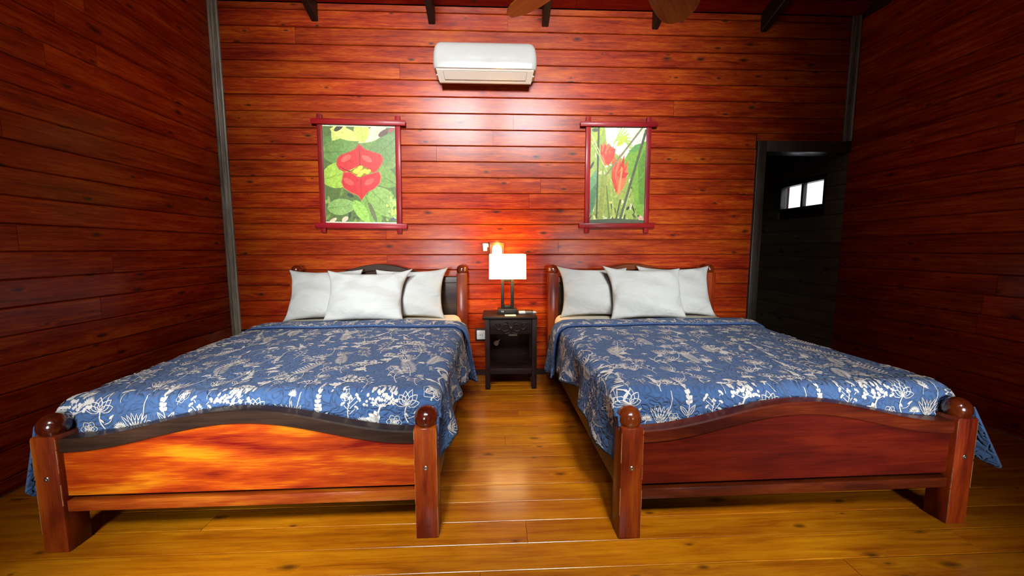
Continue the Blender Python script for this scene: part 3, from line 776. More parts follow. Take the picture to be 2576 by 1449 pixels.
pillow('white pillow standing in front of two others on the bed with the dark red footboard', (1.30, -0.50, 0.634), 0.64, 0.445, 0.36, 0.02, 0.0, seed=17, th=0.17, ears=(0.02, 0.02, 0.01, 0.05))

# ------------------------------------------------------------------ nightstand and what stands on it
DKW = wood('dark_carved_wood', (0.006, 0.002, 0.0015), (0.013, 0.0042, 0.003), (0.026, 0.009, 0.006), 'X', rough=0.5, coat=0.0, spec=0.25, vary=0.08, knots=0)
DKWZ = wood('dark_leg_wood', (0.007, 0.002, 0.0015), (0.015, 0.0045, 0.003), (0.028, 0.009, 0.006), 'Z', rough=0.5, coat=0.0, spec=0.25, vary=0.08, knots=0)
NX0, NX1, NY0, NY1, NZ = -0.095, 0.355, -0.402, -0.045, 0.646
ns = empty('nightstand', ((NX0 + NX1) / 2, (NY0 + NY1) / 2, 0)); tag(ns, 'dark carved wooden nightstand between the two beds', 'nightstand')
def nb(name, a, b, m=DKW, bev=0.003, par=None):
    o = box(name, a, b, m, None, bev=bev); p = par or ns
    o.location = Vector(o.location) - Vector(ns.location) - (Vector(par.location) if par else Vector()); o.parent = p; return o
nb('top', (NX0 - 0.022, NY0 - 0.012, NZ - 0.022), (NX1 + 0.002, NY1 + 0.01, NZ), bev=0.005)
for x in (NX0, NX1 - 0.042):
    for y in (NY0, NY1 - 0.042): nb('leg', (x, y, 0.0), (x + 0.042, y + 0.042, NZ - 0.022), DKWZ)
dr = nb('drawer', (NX0 + 0.043, NY0 + 0.006, NZ - 0.155), (NX1 - 0.043, NY1 - 0.06, NZ - 0.024))
for x in (NX0 + 0.006, NX1 - 0.020): nb('side_panel', (x, NY0 + 0.043, NZ - 0.16), (x + 0.014, NY1 - 0.043, NZ - 0.024))
nb('back_panel', (NX0 + 0.043, NY1 - 0.03, 0.16), (NX1 - 0.043, NY1 - 0.018, NZ - 0.024))
nb('shelf', (NX0 + 0.01, NY0 + 0.008, 0.135), (NX1 - 0.01, NY1 - 0.01, 0.186))
# carved scrolls on the drawer face
bm = bmesh.new(); cxn, czn = 0.0, 0.0
for sg in (-1, 1):
    for (x0, z0, x1, z1, bend, r) in ((0.012, -0.005, 0.075, 0.012, 0.35, 0.0065), (0.07, 0.012, 0.14, 0.010, -0.45, 0.0065), (0.02, -0.02, 0.09, -0.010, -0.3, 0.006), (0.09, -0.010, 0.145, 0.034, 0.35, 0.0055),
                                      (0.01, -0.045, 0.075, -0.020, -0.35, 0.0055), (0.03, 0.02, 0.06, 0.045, 0.4, 0.005), (0.10, 0.02, 0.125, 0.042, -0.5, 0.0045)):
        pts = [(sg * p[0], 0, p[1]) for p in curve(x0, z0, x1, z1, bend, 8)]
        add_tube(bm, pts, [r * (0.55 + 0.9 * math.sin(PI * (0.12 + 0.76 * k / 7))) * 0.85 for k in range(8)], 6)
for k in range(8):
    a = 2 * PI * k / 8; add_tube(bm, [(0.006 * math.cos(a), -0.002, 0.006 * math.sin(a)), (0.019 * math.cos(a), 0.001, 0.019 * math.sin(a))], [0.004, 0.006], 6)
bm_obj('carving', bm, DKW, dr, smooth=True, loc=(0, -(NY1 - 0.06 - NY0 - 0.006) / 2, -0.004))
bm = bmesh.new(); add_lathe(bm, [(0.006, 0), (0.005, 0.006), (0.009, 0.010), (0.009, 0.015), (0.005, 0.019), (0.001, 0.0195)], (0, 0, 0), 16)
bm_obj('knob', bm, plain('knob_wood', (0.16, 0.07, 0.055), 0.35), dr, smooth=True, loc=(0, -(NY1 - 0.06 - NY0 - 0.006) / 2 - 0.001, -0.004), rot=(PI / 2, 0, 0))

LX, LY = 0.105, -0.215
lamp = empty('table_lamp', (LX, LY, NZ)); tag(lamp, 'lit table lamp with a rectangular white shade on the nightstand', 'lamp')
IRON = plain('lamp_bronze', (0.030, 0.026, 0.020), 0.42, metal=0.4)
def lb(name, a, b, m=IRON, bev=0.003): return box(name, a, b, m, lamp, bev=bev)
base = lb('base', (-0.088, -0.062, 0.0), (0.088, 0.062, 0.045), bev=0.005)
for x in (-0.055, -0.043): box('socket', (x, -0.0635, -0.004), (x + 0.006, -0.061, 0.010), plain('usb_white', (0.7, 0.7, 0.66), 0.5), base)
lb('stem_bar', (-0.058, -0.022, 0.0455), (-0.030, 0.022, 0.312)); lb('stem_bar', (0.030, -0.022, 0.0455), (0.058, 0.022, 0.312))
lb('stem_bar', (-0.029, -0.022, 0.0455), (0.029, 0.022, 0.072)); lb('stem_bar', (-0.029, -0.022, 0.288), (0.029, 0.022, 0.312))
SHADE = NT('lit_shade'); SHADE.b.inputs['Base Color'].default_value = (0.85, 0.80, 0.70, 1); SHADE.b.inputs['Roughness'].default_value = 0.8
SHADE.b.inputs['Emission Color'].default_value = (1.0, 0.68, 0.40, 1)
tcs = SHADE.n('ShaderNodeTexCoord'); nz = SHADE.noise(tcs.outputs['Object'], 60.0, 2.0); SHADE.l(SHADE.math('MULTIPLY_ADD', nz, 0.5, 4.6), SHADE.b.inputs['Emission Strength'])
bm = bmesh.new(); z0, z1 = 0.318, 0.534
def ring(hx, hy, z, r=0.012):
    o = []
    for cx_, cy_, a0 in ((hx - r, hy - r, 0), (-hx + r, hy - r, PI / 2), (-hx + r, -hy + r, PI), (hx - r, -hy + r, 1.5 * PI)):
        for k in range(4): a = a0 + PI / 2 * k / 3; o.append(bm.verts.new((cx_ + r * math.cos(a), cy_ + r * math.sin(a), z)))
    return o
R4 = [ring(0.163, 0.105, z0), ring(0.160, 0.103, z1), ring(0.157, 0.100, z1, 0.010), ring(0.160, 0.102, z0, 0.010)]
for a, b in ((0, 1), (1, 2), (2, 3), (3, 0)):
    for k in range(16): bm.faces.new((R4[a][k], R4[a][(k + 1) % 16], R4[b][(k + 1) % 16], R4[b][k]))
bm_obj('shade', bm, SHADE.m, lamp, smooth=True)
bm = bmesh.new(); add_tube(bm, [(0, 0, 0.312), (0, 0, 0.36)], 0.012, 12)
add_tube(bm, [(-0.157, 0, 0.52), (0.157, 0, 0.52)], 0.002, 6); add_tube(bm, [(0, -0.1, 0.52), (0, 0.1, 0.52)], 0.002, 6); add_tube(bm, [(0, 0, 0.36), (0, 0, 0.52)], 0.003, 6)
bm_obj('harp', bm, IRON, lamp, smooth=True)
bm = bmesh.new(); add_lathe(bm, [(0.010, 0), (0.014, 0.01), (0.026, 0.04), (0.028, 0.055), (0.022, 0.075), (0.010, 0.086), (0.001, 0.088)], (0, 0, 0.361), 20)
bm_obj('bulb', bm, plain('lit_bulb', (0.9, 0.85, 0.7), 0.5, emit=(1, 0.62, 0.28), estr=12.0), lamp, smooth=True)
pl = bpy.data.lights.new('bulb_light', 'POINT'); pl.energy = 20.0; pl.color = (1.0, 0.50, 0.11); pl.shadow_soft_size = 0.04
po = bpy.data.objects.new('bulb_light', pl); link(po, lamp); po.location = (0.0, 0.0, 0.455)

PAPER = plain('white_card', (0.80, 0.78, 0.72), 0.7)
card = box('note_card', (0.078, -0.375, NZ + 0.0006), (0.176, -0.300, NZ + 0.0022), PAPER); tag(card, 'small white card lying at the front of the nightstand', 'card')
rm = empty('remote_control', (0.285, -0.245, NZ + 0.0005), 0.06); tag(rm, 'remote control with a white end lying beside the lamp base', 'remote')
box('body', (-0.078, -0.024, 0.0), (0.078, 0.024, 0.018), plain('remote_grey', (0.10, 0.10, 0.09), 0.4), rm, bev=0.006)
box('display_cover', (-0.082, -0.026, 0.0012), (-0.018, 0.026, 0.024), plain('remote_white', (0.80, 0.79, 0.74), 0.35), rm, bev=0.008)
for i in range(4):
    for j in range(3): box('button', (-0.010 + i * 0.012, -0.018 + j * 0.013, 0.0165), (-0.002 + i * 0.012, -0.008 + j * 0.013, 0.021), plain('button_grey', (0.36, 0.35, 0.31), 0.4) if (i, j) == (0, 0) else bpy.data.materials['button_grey'], rm, bev=0.001)
box('end_cap', (0.046, -0.026, 0.0012), (0.082, 0.026, 0.021), plain('remote_silver', (0.55, 0.50, 0.44), 0.25, metal=0.6), rm, bev=0.005)

# ------------------------------------------------------------------ wall fittings
WHITEP = plain('white_plastic', (0.80, 0.78, 0.72), 0.35)
PLATE = plain('dark_plate', (0.030, 0.007, 0.004), 0.5)
sc_ = empty('wall_sconce', (0.0135, -0.001, 1.07)); tag(sc_, 'small wooden wall light with a glowing arch above the lamp shade', 'wall light')
box('backplate', (-0.066, -0.022, 0.0), (0.066, 0.0, 0.214), wood('sconce_wood', (0.14, 0.03, 0.01), (0.24, 0.06, 0.02), (0.34, 0.10, 0.04), 'Z', vary=0, knots=0), sc_, bev=0.003)
box('top_ledge', (-0.070, -0.045, 0.206), (0.070, 0.0, 0.218), PLATE, sc_, bev=0.002)
box('side_cheek', (-0.070, -0.036, 0.0), (-0.061, 0.0, 0.205), PLATE, sc_, bev=0.002)
bm = bmesh.new(); pts = [(-0.044, 0.01), (0.044, 0.01)] + [(0.044 * math.cos(PI * k / 14), 0.150 + 0.044 * math.sin(PI * k / 14)) for k in range(15)]
va = [bm.verts.new((x, -0.036, z)) for x, z in pts]; vb = [bm.verts.new((x * 1.06, -0.0225, z)) for x, z in pts]
bm.faces.new(va); bm.faces.new(vb[::-1])
for i in range(len(pts)): bm.faces.new((va[i], va[(i + 1) % len(pts)], vb[(i + 1) % len(pts)], vb[i]))
bm_obj('glowing_arch', bm, plain('sconce_glass', (0.9, 0.85, 0.7), 0.4, emit=(1.0, 0.70, 0.36), estr=3.2), sc_)
sp = bpy.data.lights.new('sconce_light', 'POINT'); sp.energy = 5.0; sp.color = (1.0, 0.48, 0.10); sp.shadow_soft_size = 0.03
so = bpy.data.objects.new('sconce_light', sp); link(so, sc_); so.location = (0.0, -0.08, 0.20)

sw = empty('wall_switch', (-0.098, -0.001, 1.208)); tag(sw, 'small white plastic wall switch beside the glowing arch light', 'switch')
bm = bmesh.new(); lo = [(-0.021, 0), (0.019, 0), (0.022, -0.016), (0.018, -0.026), (-0.018, -0.026), (-0.023, -0.016)]
a = [bm.verts.new((x * 0.82, y, 0.0)) for x, y in lo]; b = [bm.verts.new((x * 1.08, y, 0.070)) for x, y in lo]
bm.faces.new(a[::-1]); bm.faces.new(b)
for i in range(6): bm.faces.new((a[i], a[(i + 1) % 6], b[(i + 1) % 6], b[i]))
bm_obj('cup_body', bm, WHITEP, sw)
box('side_tab', (0.018, -0.022, 0.035), (0.034, -0.004, 0.066), WHITEP, sw, bev=0.003); box('rocker', (0.004, -0.029, 0.018), (0.007, -0.025, 0.060), plain('rocker_line', (0.45, 0.40, 0.30), 0.5), sw)

def outlet(loc, label, w=0.085, h=0.088):
    t = empty('wall_outlet', loc); tag(t, label, 'outlet')
    box('mounting_plate', (-w * 0.68, -0.008, -h * 0.70), (w * 0.68, 0.0, h * 0.70), PLATE, t, bev=0.002)
    c = box('cover', (-w / 2, -0.022, -h / 2), (w / 2, -0.008, h / 2), WHITEP, t, bev=0.006)
    for s in (-1, 1): box('slot', (s * 0.010 - 0.002, -0.008, -0.010), (s * 0.010 + 0.002, -0.0065, 0.010), PLATE, c)
outlet((-0.143, -0.001, 0.402), 'white wall outlet on a dark plate beside the nightstand')
outlet((-2.318, -0.001, 0.408), 'white wall outlet low in the corner behind the bed with the orange footboard', w=0.13, h=0.10)
pg = empty('plug', (-0.012, -0.125, 0.330)); tag(pg, 'pale plug hanging inside the nightstand below the drawer', 'plug')
bm = bmesh.new(); add_lathe(bm, [(0.010, 0), (0.021, 0.006), (0.024, 0.02), (0.020, 0.036), (0.008, 0.05), (0.004, 0.058), (0.0035, 0.07)], (0, 0, 0), 16)
bm_obj('plug_body', bm, plain('plug_pale', (0.62, 0.50, 0.45), 0.5), pg, smooth=True, rot=(0, 0.75, 0))
bm = bmesh.new(); add_tube(bm, [(0.046, 0, 0.05), (0.075, 0.0, 0.085), (0.10, 0.0, 0.12), (0.105, 0.0, 0.158)], 0.0035, 6); bm_obj('cord', bm, PLATE, pg, smooth=True)
st = box('cable_strip', (0.118, -0.0835, 0.404), (0.202, -0.0755, 0.424), plain('strip_cream', (0.55, 0.50, 0.36), 0.5), bev=0.002); tag(st, 'short cream strip under the nightstand drawer', 'power strip')

# air conditioner
AX = -0.080
ac = empty('air_conditioner', (AX, 0.0, 2.66)); tag(ac, 'white wall-mounted split air conditioner above the nightstand', 'air conditioner')
ACW = plain('ac_gloss_white', (0.50, 0.485, 0.45), 0.14, coat=0.5, noise=0.01); ACC = plain('ac_cream', (0.78, 0.72, 0.63), 0.3, noise=0.01); GAP = plain('ac_gap', (0.09, 0.07, 0.05), 0.7)
def loft(levels, mat, name, r=0.05, nc=6):
    """stack of rounded rectangles standing against the wall: (z, depth, half width)"""
    bm = bmesh.new(); rings = []
    for z, d, w in levels:
        rr = min(r, d * 0.9); o = [(w, 0.0)]
        for k in range(nc + 1): a = PI / 2 * k / nc; o.append((w - rr + rr * math.cos(a), -(d - rr) - rr * math.sin(a)))
        o += [(-x, y) for x, y in o[::-1]]
        rings.append([bm.verts.new((x, y, z)) for x, y in o])
    n = len(rings[0])
    for i in range(len(rings) - 1):
        for k in range(n): bm.faces.new((rings[i][k], rings[i][(k + 1) % n], rings[i + 1][(k + 1) % n], rings[i + 1][k]))
    bm.faces.new(rings[0][::-1]); bm.faces.new(rings[-1]); return bm_obj(name, bm, mat, ac, smooth=True)
loft([(0.098, 0.196, 0.436), (0.104, 0.203, 0.4405), (0.14, 0.208, 0.4455), (0.19, 0.206, 0.446), (0.24, 0.197, 0.443), (0.285, 0.184, 0.437), (0.32, 0.163, 0.427), (0.342, 0.135, 0.416), (0.352, 0.095, 0.408), (0.354, 0.04, 0.404)], ACW, 'front_cover', r=0.045)
prof = [(-0.196, 0.0985, 0.418), (-0.188, 0.088, 0.417), (-0.104, 0.021, 0.402), (-0.094, 0.018, 0.400), (-0.03, 0.045, 0.400), (0.0, 0.06, 0.400), (0.0, 0.0985, 0.418)]
vs_ = [(sg * w, y, z) for sg in (-1, 1) for y, z, w in prof]; n7 = len(prof)
lh = mesh_obj('lower_housing', vs_, [(i, (i + 1) % n7, n7 + (i + 1) % n7, n7 + i) for i in range(n7)] + [tuple(range(n7 - 1, -1, -1)), tuple(range(n7, 2 * n7))], ACC, ac)
# air flap on the sloping lower face, framed by a dark gap
sl = Vector((0, -0.084, 0.067)); sl_n = Vector((0, -0.067, -0.084)).normalized(); p0 = Vector((0, -0.104, 0.021)); ex = sl.normalized()
def slope_panel(name, u0, u1, hw0, hw1, off, th, mat):
    c = [p0 + ex * u0, p0 + ex * u1]; vs_ = []
    for o_ in (off, off + th):
        vs_ += [c[0] + sl_n * o_ + Vector((-hw0, 0, 0)), c[0] + sl_n * o_ + Vector((hw0, 0, 0)), c[1] + sl_n * o_ + Vector((hw1, 0, 0)), c[1] + sl_n * o_ + Vector((-hw1, 0, 0))]
    return mesh_obj(name, vs_, [(3, 2, 1, 0), (4, 5, 6, 7), (0, 1, 5, 4), (1, 2, 6, 5), (2, 3, 7, 6), (3, 0, 4, 7)], mat, ac)
slope_panel('louver_gap', 0.026, 0.103, 0.353, 0.361, 0.0006, 0.0012, GAP)
slope_panel('louver_flap', 0.030, 0.1015, 0.3505, 0.3585, 0.002, 0.003, ACC)
for s in (-1, 1): box('side_clip', (s * 0.415 - 0.014, -0.12, 0.072), (s * 0.415 + 0.014, -0.02, 0.11), ACC, ac, bev=0.004)
bm = bmesh.new(); LG = plain('logo_grey', (0.42, 0.42, 0.40), 0.4)
for poly in stroke([(-0.034, 0.012), (-0.026, 0.0), (-0.018, 0.012)], 0.004) + stroke([(-0.006, 0.004), (0.028, 0.004)], 0.0025) + [dot(0.034, 0.005, 0.004)]:
    bm.faces.new([bm.verts.new((x - 0.005, -0.2095, 0.142 + z)) for x, z in poly])
bm_obj('logo_mark', bm, LG, ac)

# ------------------------------------------------------------------ framed flower photographs
FRAMEM = wood('crimson_frame', (0.13, 0.004, 0.006), (0.25, 0.004, 0.008), (0.36, 0.012, 0.014), 'X', rough=0.5, spec=0.2, coat=0.12, vary=0.1, knots=0, fine=0.5)
FRAMEZ = wood('crimson_frame_upright', (0.13, 0.004, 0.006), (0.25, 0.004, 0.008), (0.36, 0.012, 0.014), 'Z', rough=0.5, spec=0.2, coat=0.12, vary=0.1, knots=0, fine=0.5)
def print_mat():
    k = NT('photo_print'); a = k.n('ShaderNodeAttribute'); a.attribute_name = 'ink'; tc = k.n('ShaderNodeTexCoord')
    f = k.noise(tc.outputs['Object'], 45.0, 4.0, 0.6, 0.6)
    k.l(k.mix(1.0, a.outputs['Color'], k.ramp(f, [(0.3, (0.72, 0.72, 0.72)), (0.7, (1.2, 1.2, 1.2))]), 'MULTIPLY'), k.b.inputs['Base Color'])
    k.b.inputs['Roughness'].default_value = 0.45; return k.m
PHOTO = print_mat()
def srgb(r, g, b): return tuple(((c / 255) / 12.92 if c / 255 < 0.04045 else ((c / 255 + 0.055) / 1.055) ** 2.4) for c in (r, g, b))
def picture(name, label, x0, x1, z0, z1, bar, over, paint, rot=0.0):
    """photograph spanning x0..x1, z0..z1 with lapped bars that overrun the corners"""
    t = empty(name, ((x0 + x1) / 2, -0.003, (z0 + z1) / 2)); t.rotation_euler = (0, rot, 0); tag(t, label, 'picture', 'framed flower photographs')
    w, h = (x1 - x0) / 2, (z1 - z0) / 2
    box('backing_board', (-w - 0.004, -0.012, -h - 0.004), (w + 0.004, 0.0, h + 0.004), PAPER, t)
    for s in (-1, 1):
        xa = s * (w + bar / 2 + 0.001); za = s * (h + bar / 2 + 0.001)
        box('frame_upright', (xa - bar / 2, -0.022, -h - bar - over * 0.85), (xa + bar / 2, 0.0, h + bar + over * 0.85), FRAMEZ, t, bev=0.004)
        box('frame_bar', (-w - bar - over, -0.034, za - bar / 2), (w + bar + over, -0.0225, za + bar / 2), FRAMEM, t, bev=0.004)
    V, Fc, K = [], [], []
    lay = [0]
    def put(poly, col, step=True):
        if step: lay[0] += 1
        # clip to the sheet (Sutherland-Hodgman on the unit square)
        for ax, lim, sg in ((0, 0.0, 1), (0, 1.0, -1), (1, 0.0, 1), (1, 1.0, -1)):
            out = []
            for i in range(len(poly)):
                p, q_ = poly[i - 1], poly[i]; a_, b_ = (p[ax] - lim) * sg, (q_[ax] - lim) * sg
                if a_ * b_ < 0: f = a_ / (a_ - b_); out.append((p[0] + (q_[0] - p[0]) * f, p[1] + (q_[1] - p[1]) * f))
                if b_ >= 0: out.append(q_)
            poly = out
            if len(poly) < 3: return
        b0 = len(V)
        for x, y in poly: V.append((-w + 2 * w * x, -0.0122 - 0.000012 * lay[0], -h + 2 * h * y))
        Fc.append(tuple(range(b0, b0 + len(poly)))); K.append(srgb(*col))
    paint(put, w / h)
    me = bpy.data.meshes.new('photo'); me.from_pydata(V, [], Fc); me.materials.append(PHOTO)
    ca = me.color_attributes.new('ink', 'FLOAT_COLOR', 'CORNER')
    for p, c in zip(me.polygons, K):
        for li in p.loop_indices: ca.data[li].color = (*c, 1)
    # face every polygon towards the room
    bm = bmesh.new(); bm.from_mesh(me)
    bm.normal_update(); bmesh.ops.reverse_faces(bm, faces=[f for f in bm.faces if f.normal.y > 0]); bm.to_mesh(me); bm.free()
    o = bpy.data.objects.new('photo', me); link(o, t)
    return t
def ell(cx, cy, rx, ry, n=20, a0=0.0):
    return [(cx + rx * math.cos(2 * PI * k / n) * math.cos(a0) - ry * math.sin(2 * PI * k / n) * math.sin(a0), cy + rx * math.cos(2 * PI * k / n) * math.sin(a0) + ry * math.sin(2 * PI * k / n) * math.cos(a0)) for k in range(n)]
def vein_leaf(put, x, y, ang, L, W, asp, col, vein, nv=6):
    """broad leaf with midrib and side veins; lengths are fractions of the sheet height"""
    def T(a, b): c, s = math.cos(ang), math.sin(ang); return (x + (a * c - b * s) / asp, y + a * s + b * c)
    pr = []
    for k in range(13): t = k / 12; pr.append((t * L, W / 2 * math.sin(PI * t ** 0.8) ** 0.8))
    put([T(a, b) for a, b in pr] + [T(a, -b) for a, b in pr[-2:0:-1]], col)
    put([T(*p) for p in ((0, -0.005), (L, 0), (0, 0.005))], vein)
    for k in range(1, nv):
        t = k / nv; b = W / 2 * math.sin(PI * t ** 0.8) ** 0.8
        for s in (-1, 1): put([T(t * L, 0), T(t * L + 0.006, 0), T(min(t * L + b * 0.75, L * 0.98), s * b * 0.86)], vein, k == 1)
def paint_red(put, asp):
    rg = random.Random(4)
    put([(0, 0), (1, 0), (1, 1), (0, 1)], (92, 116, 52))
    for i in range(46): put(ell(rg.random(), rg.random() ** 0.5 if i < 24 else rg.random() * 0.25, 0.05, 0.02, 8, rg.uniform(0, 3)), rg.choice(((74, 98, 44), (120, 150, 60), (60, 76, 44), (150, 170, 90))))
    L_ = ((-0.05, 0.84, -0.35, 0.55, 0.24, (98, 140, 64), (78, 116, 52)), (-0.05, 0.72, 0.05, 0.5, 0.26, (112, 152, 70), (86, 124, 56)), (-0.05, 0.44, 0.28, 0.45, 0.26, (170, 208, 72), (138, 180, 60)),
          (1.05, 0.62, 2.75, 0.55, 0.28, (118, 148, 72), (92, 124, 58)), (1.06, 0.92, 3.9, 0.62, 0.24, (104, 138, 70), (82, 112, 58)), (1.02, 0.40, 2.6, 0.42, 0.2, (120, 156, 66), (94, 128, 54)),
          (0.02, 0.15, 0.12, 0.33, 0.17, (146, 184, 96), (108, 150, 72)), (0.55, 0.30, -1.15, 0.38, 0.2, (128, 172, 66), (100, 144, 54)), (0.62, 0.36, -0.75, 0.45, 0.26, (140, 176, 84), (106, 146, 64)),
          (0.40, 0.24, -1.0, 0.3, 0.12, (156, 204, 84), (124, 176, 66)), (0.30, 1.02, -2.2, 0.22, 0.14, (214, 226, 110), (190, 204, 90)), (0.10, 0.96, -0.3, 0.36, 0.12, (226, 232, 120), (206, 214, 96)),
          (0.88, 1.0, -2.6, 0.34, 0.13, (232, 220, 170), (214, 196, 140)), (0.52, 1.04, -1.45, 0.22, 0.16, (196, 216, 92), (160, 184, 70)))
    for a in L_: vein_leaf(put, a[0], a[1], a[2], a[3], a[4], asp, a[5], a[6])
    for x, y, rx, ry, c in ((0.22, 0.97, 0.07, 0.025, (66, 60, 44)), (0.84, 0.93, 0.08, 0.03, (90, 64, 52)), (0.95, 0.965, 0.05, 0.02, (150, 62, 60)), (0.10, 0.025, 0.06, 0.02, (230, 206, 170)), (0.27, 0.04, 0.05, 0.025, (236, 214, 180)), (0.66, 0.12, 0.03, 0.12, (104, 112, 70))):
        put(ell(x, y, rx, ry, 12, 0.4 if ry < 0.1 else 0.5), c)
    for i in range(40): put(ell(rg.uniform(0.86, 1.0), rg.uniform(0.02, 0.28), 0.022, 0.014, 7, rg.uniform(0, 3)), rg.choice(((150, 190, 100), (190, 222, 120), (210, 230, 90), (104, 140, 70))))
    put(ell(0.945, 0.045, 0.035, 0.016, 10), (90, 90, 110))
    up = [(0.17, 0.60), (0.18, 0.66), (0.24, 0.70), (0.36, 0.735), (0.44, 0.765), (0.50, 0.815), (0.57, 0.765), (0.66, 0.745), (0.80, 0.715), (0.835, 0.67), (0.81, 0.61), (0.74, 0.545), (0.70, 0.52), (0.62, 0.545), (0.50, 0.60), (0.38, 0.555), (0.28, 0.525), (0.20, 0.555)]
    lo = [(0.26, 0.525), (0.36, 0.53), (0.48, 0.47), (0.58, 0.50), (0.70, 0.525), (0.775, 0.54), (0.80, 0.49), (0.78, 0.42), (0.70, 0.36), (0.60, 0.32), (0.545, 0.27), (0.51, 0.235), (0.46, 0.285), (0.36, 0.315), (0.26, 0.36), (0.23, 0.42)]
    c0 = lambda P_: (sum(p[0] for p in P_) / len(P_), sum(p[1] for p in P_) / len(P_))
    for P_, rim, col, hi in ((up, (190, 90, 60), (214, 44, 40), (234, 96, 84)), (lo, (200, 130, 80), (210, 36, 38), (232, 84, 74))):
        m = c0(P_); put(P_, rim); put([(m[0] + (x - m[0]) * 0.955, m[1] + (y - m[1]) * 0.955) for x, y in P_], col)
        s = 1 if P_ is up else -1
        for x in (-0.19, 0.10): put(ell(m[0] + x, m[1] + 0.02, 0.075, 0.030, 14, 0.35 * (1 if x > 0 else -1) * -s), hi)
    put([(0.497, 0.79), (0.503, 0.79), (0.508, 0.60), (0.492, 0.60)], (150, 24, 26)); put([(0.507, 0.27), (0.512, 0.27), (0.518, 0.46), (0.504, 0.46)], (160, 30, 30))
    put([(0.17, 0.60), (0.33, 0.545), (0.50, 0.525), (0.33, 0.53)], (150, 22, 26))
    put([(0.36, 0.535), (0.46, 0.585), (0.52, 0.60), (0.60, 0.575), (0.67, 0.535), (0.58, 0.495), (0.50, 0.475), (0.42, 0.50)], (150, 120, 30))
    for x, y in ((0.44, 0.54), (0.50, 0.57), (0.56, 0.54), (0.50, 0.505), (0.47, 0.53), (0.61, 0.535), (0.53, 0.53)): put(ell(x, y, 0.045, 0.022, 10, 0.3), (232, 206, 60)); put(ell(x, y + 0.004, 0.025, 0.010, 8, 0.3), (244, 226, 96))
    put([(0, 0), (1, 0), (1, 0.012), (0, 0.012)], (236, 232, 200)); put([(0, 0.985), (1, 0.985), (1, 1), (0, 1)], (236, 236, 196))
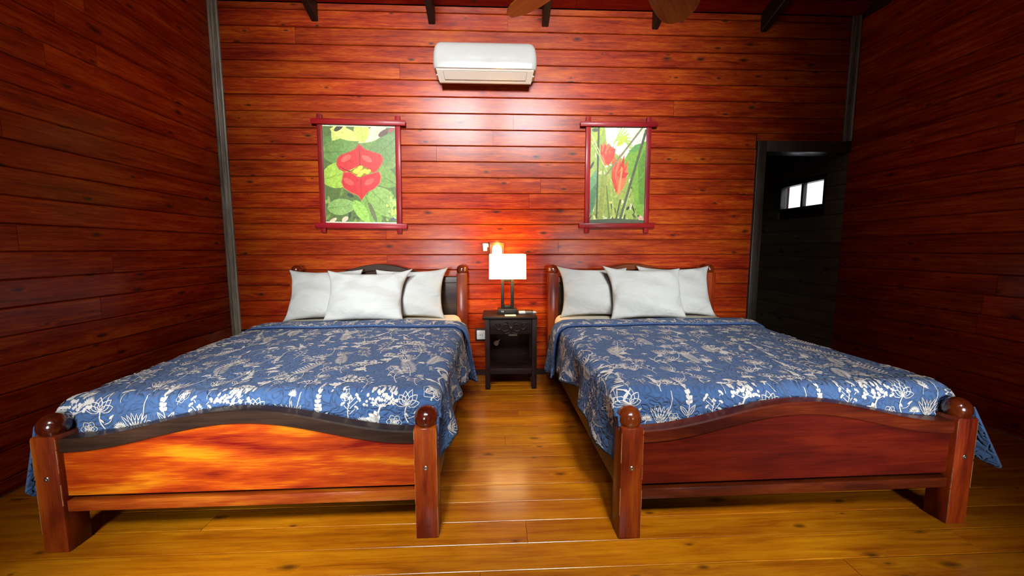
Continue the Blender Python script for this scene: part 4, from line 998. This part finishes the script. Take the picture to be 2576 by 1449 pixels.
def paint_torch(put, asp):
    rg = random.Random(9)
    put([(0, 0), (1, 0), (1, 1), (0, 1)], (150, 172, 70))
    put([(0.25, 1), (1, 1), (1, 0.72), (0.62, 0.66), (0.3, 0.8)], (240, 236, 214))
    for i in range(110):
        y = rg.random() ** 1.6 * 0.75; put(ell(rg.random(), y, rg.uniform(0.02, 0.06), rg.uniform(0.008, 0.02), 7, rg.uniform(0, 3)), rg.choice(((70, 90, 40), (44, 54, 30), (176, 196, 84), (226, 230, 150), (208, 210, 60), (236, 236, 200), (110, 140, 52))))
    for k in range(9): put(ell(0.5 + 0.02 * k, 0.93 - 0.012 * k, 0.16, 0.010, 8, 0.9 - 0.2 * k), (176, 204, 92))
    put(ell(0.56, 0.86, 0.10, 0.035, 12, 0.5), (196, 212, 60)); put(ell(0.12, 0.93, 0.12, 0.05, 12, 0.6), (170, 190, 50)); put(ell(0.08, 0.97, 0.06, 0.02, 9), (60, 70, 36))
    put([(0.60, 0.66), (0.76, 0.80), (1.0, 0.86), (1.0, 0.05), (0.86, 0.12), (0.80, 0.3), (0.74, 0.46)], (122, 170, 46)); put([(0.86, 0.62), (1, 0.80), (1, 0.2), (0.9, 0.2)], (96, 146, 36))
    put([(0.66, 0.72), (0.80, 0.82), (0.98, 0.85), (0.9, 0.78)], (92, 156, 70))
    put([(0, 0.48), (0.10, 0.56), (0.16, 0.40), (0.08, 0.16), (0, 0.06)], (104, 156, 98)); put([(0, 0.34), (0.12, 0.42), (0.10, 0.2), (0, 0.1)], (78, 130, 80))
    for x0, y0, x1, y1, w, c in ((0.14, 1.0, 0.13, 0.05, 0.036, (58, 62, 44)), (0.20, 0.02, 0.34, 0.55, 0.06, (168, 178, 76)), (0.18, 0.05, 0.24, 0.62, 0.05, (140, 156, 62)), (0.02, 0.86, 0.42, 0.42, 0.030, (182, 192, 110)), (0.0, 0.94, 0.20, 0.70, 0.025, (196, 200, 130)),
                             (0.36, 0.05, 0.30, 0.40, 0.025, (96, 118, 46)), (0.46, 0.03, 0.36, 0.50, 0.04, (176, 188, 80)), (0.48, 0.02, 0.66, 0.52, 0.06, (164, 180, 70)), (0.52, 0.08, 1.0, 0.56, 0.030, (120, 150, 54)), (0.58, 0.02, 0.74, 0.36, 0.035, (176, 196, 110))):
        put([(x0 - w / 2, y0), (x0 + w / 2, y0), (x1 + w / 3, y1), (x1 - w / 3, y1)], c)
    for cx, cy, H, W_ in ((0.29, 0.60, 0.27, 0.34), (0.50, 0.30, 0.44, 0.40)):
        for i in range(30):
            a = (i / 21 - 0.5) * 1.5; b = 0.35 + 0.65 * rg.random(); tx, ty = cx + math.sin(a) * W_ * 0.62 * b + (0.02 if cy < 0.5 else 0), cy + H * (0.45 + 0.55 * b) * math.cos(a * 0.7)
            bx = cx + math.sin(a) * 0.04; by = cy + rg.uniform(0, H * 0.45)
            dx, dy = tx - bx, ty - by; m = math.hypot(dx, dy) or 1; nx, ny = -dy / m * 0.052, dx / m * 0.03
            put([(bx, by), (bx + dx * 0.5 + nx, by + dy * 0.5 + ny), (tx, ty), (bx + dx * 0.5 - nx, by + dy * 0.5 - ny)], rg.choice(((226, 62, 34), (238, 88, 52), (208, 44, 30), (244, 116, 70))))
    put([(0.50, 0.30), (0.545, 0.30), (0.59, 0.58), (0.56, 0.60)], (240, 150, 80))
    for x0, y0, x1, y1, w, c in ((0.93, 1.0, 0.28, 0.50, 0.040, (128, 130, 84)), (1.0, 0.98, 0.56, 0.04, 0.046, (84, 92, 60)), (0.28, 0.50, 0.20, 0.05, 0.05, (150, 160, 60)), (0.56, 0.25, 0.48, 0.02, 0.03, (70, 80, 44))):
        put([(x0 - w / 2, y0), (x0 + w / 2, y0), (x1 + w / 2, y1), (x1 - w / 2, y1)], c)
    put(ell(0.94, 0.05, 0.05, 0.03, 10), (214, 170, 150)); put([(0, 0), (1, 0), (1, 0.03), (0.5, 0.05), (0, 0.035)], (70, 80, 52))
picture('framed_picture', 'framed photograph of a red lip-shaped flower with yellow centre', -1.552, -0.909, 1.465, 2.335, 0.048, 0.050, paint_red, 0.012)
picture('framed_picture', 'framed photograph of red torch-shaped blossoms among long stems', 0.888, 1.410, 1.470, 2.347, 0.046, 0.055, paint_torch, -0.003)

# ------------------------------------------------------------------ ceiling fan, only its blade tips reach the picture
FZ = 2.405; FH = Vector((0.525, -2.19, FZ)); FR = 0.765
fan = empty('ceiling_fan', FH); tag(fan, 'wooden ceiling fan with broad leaf-shaped blades', 'ceiling fan')
FANW = wood('fan_blade_wood', (0.28, 0.07, 0.006), (0.48, 0.14, 0.012), (0.62, 0.22, 0.025), 'X', rough=0.4, coat=0.2, vary=0.1, knots=0)
FANM = plain('fan_bronze', (0.035, 0.022, 0.014), 0.4, metal=0.5)
bm = bmesh.new(); add_lathe(bm, [(0.02, -0.075), (0.07, -0.07), (0.105, -0.04), (0.115, 0.0), (0.105, 0.05), (0.07, 0.08), (0.02, 0.09)], (0, 0, 0.03), 28); bm_obj('motor_housing', bm, FANM, fan, smooth=True)
bm = bmesh.new(); add_tube(bm, [(0, 0, 0.1), (0, 0, zceil(FH.y) - FZ - 0.02)], 0.014, 12); bm_obj('downrod', bm, FANM, fan, smooth=True)
a0 = math.atan2(0.634, -0.441)
for k in range(5):
    a = a0 - k * 2 * PI / 5
    bm = bmesh.new(); n = 16; prev = None
    for i in range(n + 1):
        t = i / n; x = 0.17 + (FR - 0.17) * t; wd = 0.045 + 0.060 * math.sin(PI * min(1, 0.12 + t * 0.68)) ** 1.2
        if t > 0.80: wd *= math.sqrt(max(0.0006, 1 - ((t - 0.80) / 0.2) ** 2))
        row = [bm.verts.new((x, s * wd, z)) for s, z in ((-1, 0), (1, 0), (1, 0.007), (-1, 0.007))]
        if prev:
            for j in range(4): bm.faces.new((prev[j], prev[(j + 1) % 4], row[(j + 1) % 4], row[j]))
        else: bm.faces.new(row[::-1])
        prev = row
    bm.faces.new(prev)
    o = bm_obj('blade', bm, FANW, fan); o.rotation_euler = (-0.30, 0, a)
    bm = bmesh.new(); add_box(bm, (0.08, -0.02, -0.006), (0.24, 0.02, 0.0), 0.002); bi = bm_obj('blade_iron', bm, FANM, o)
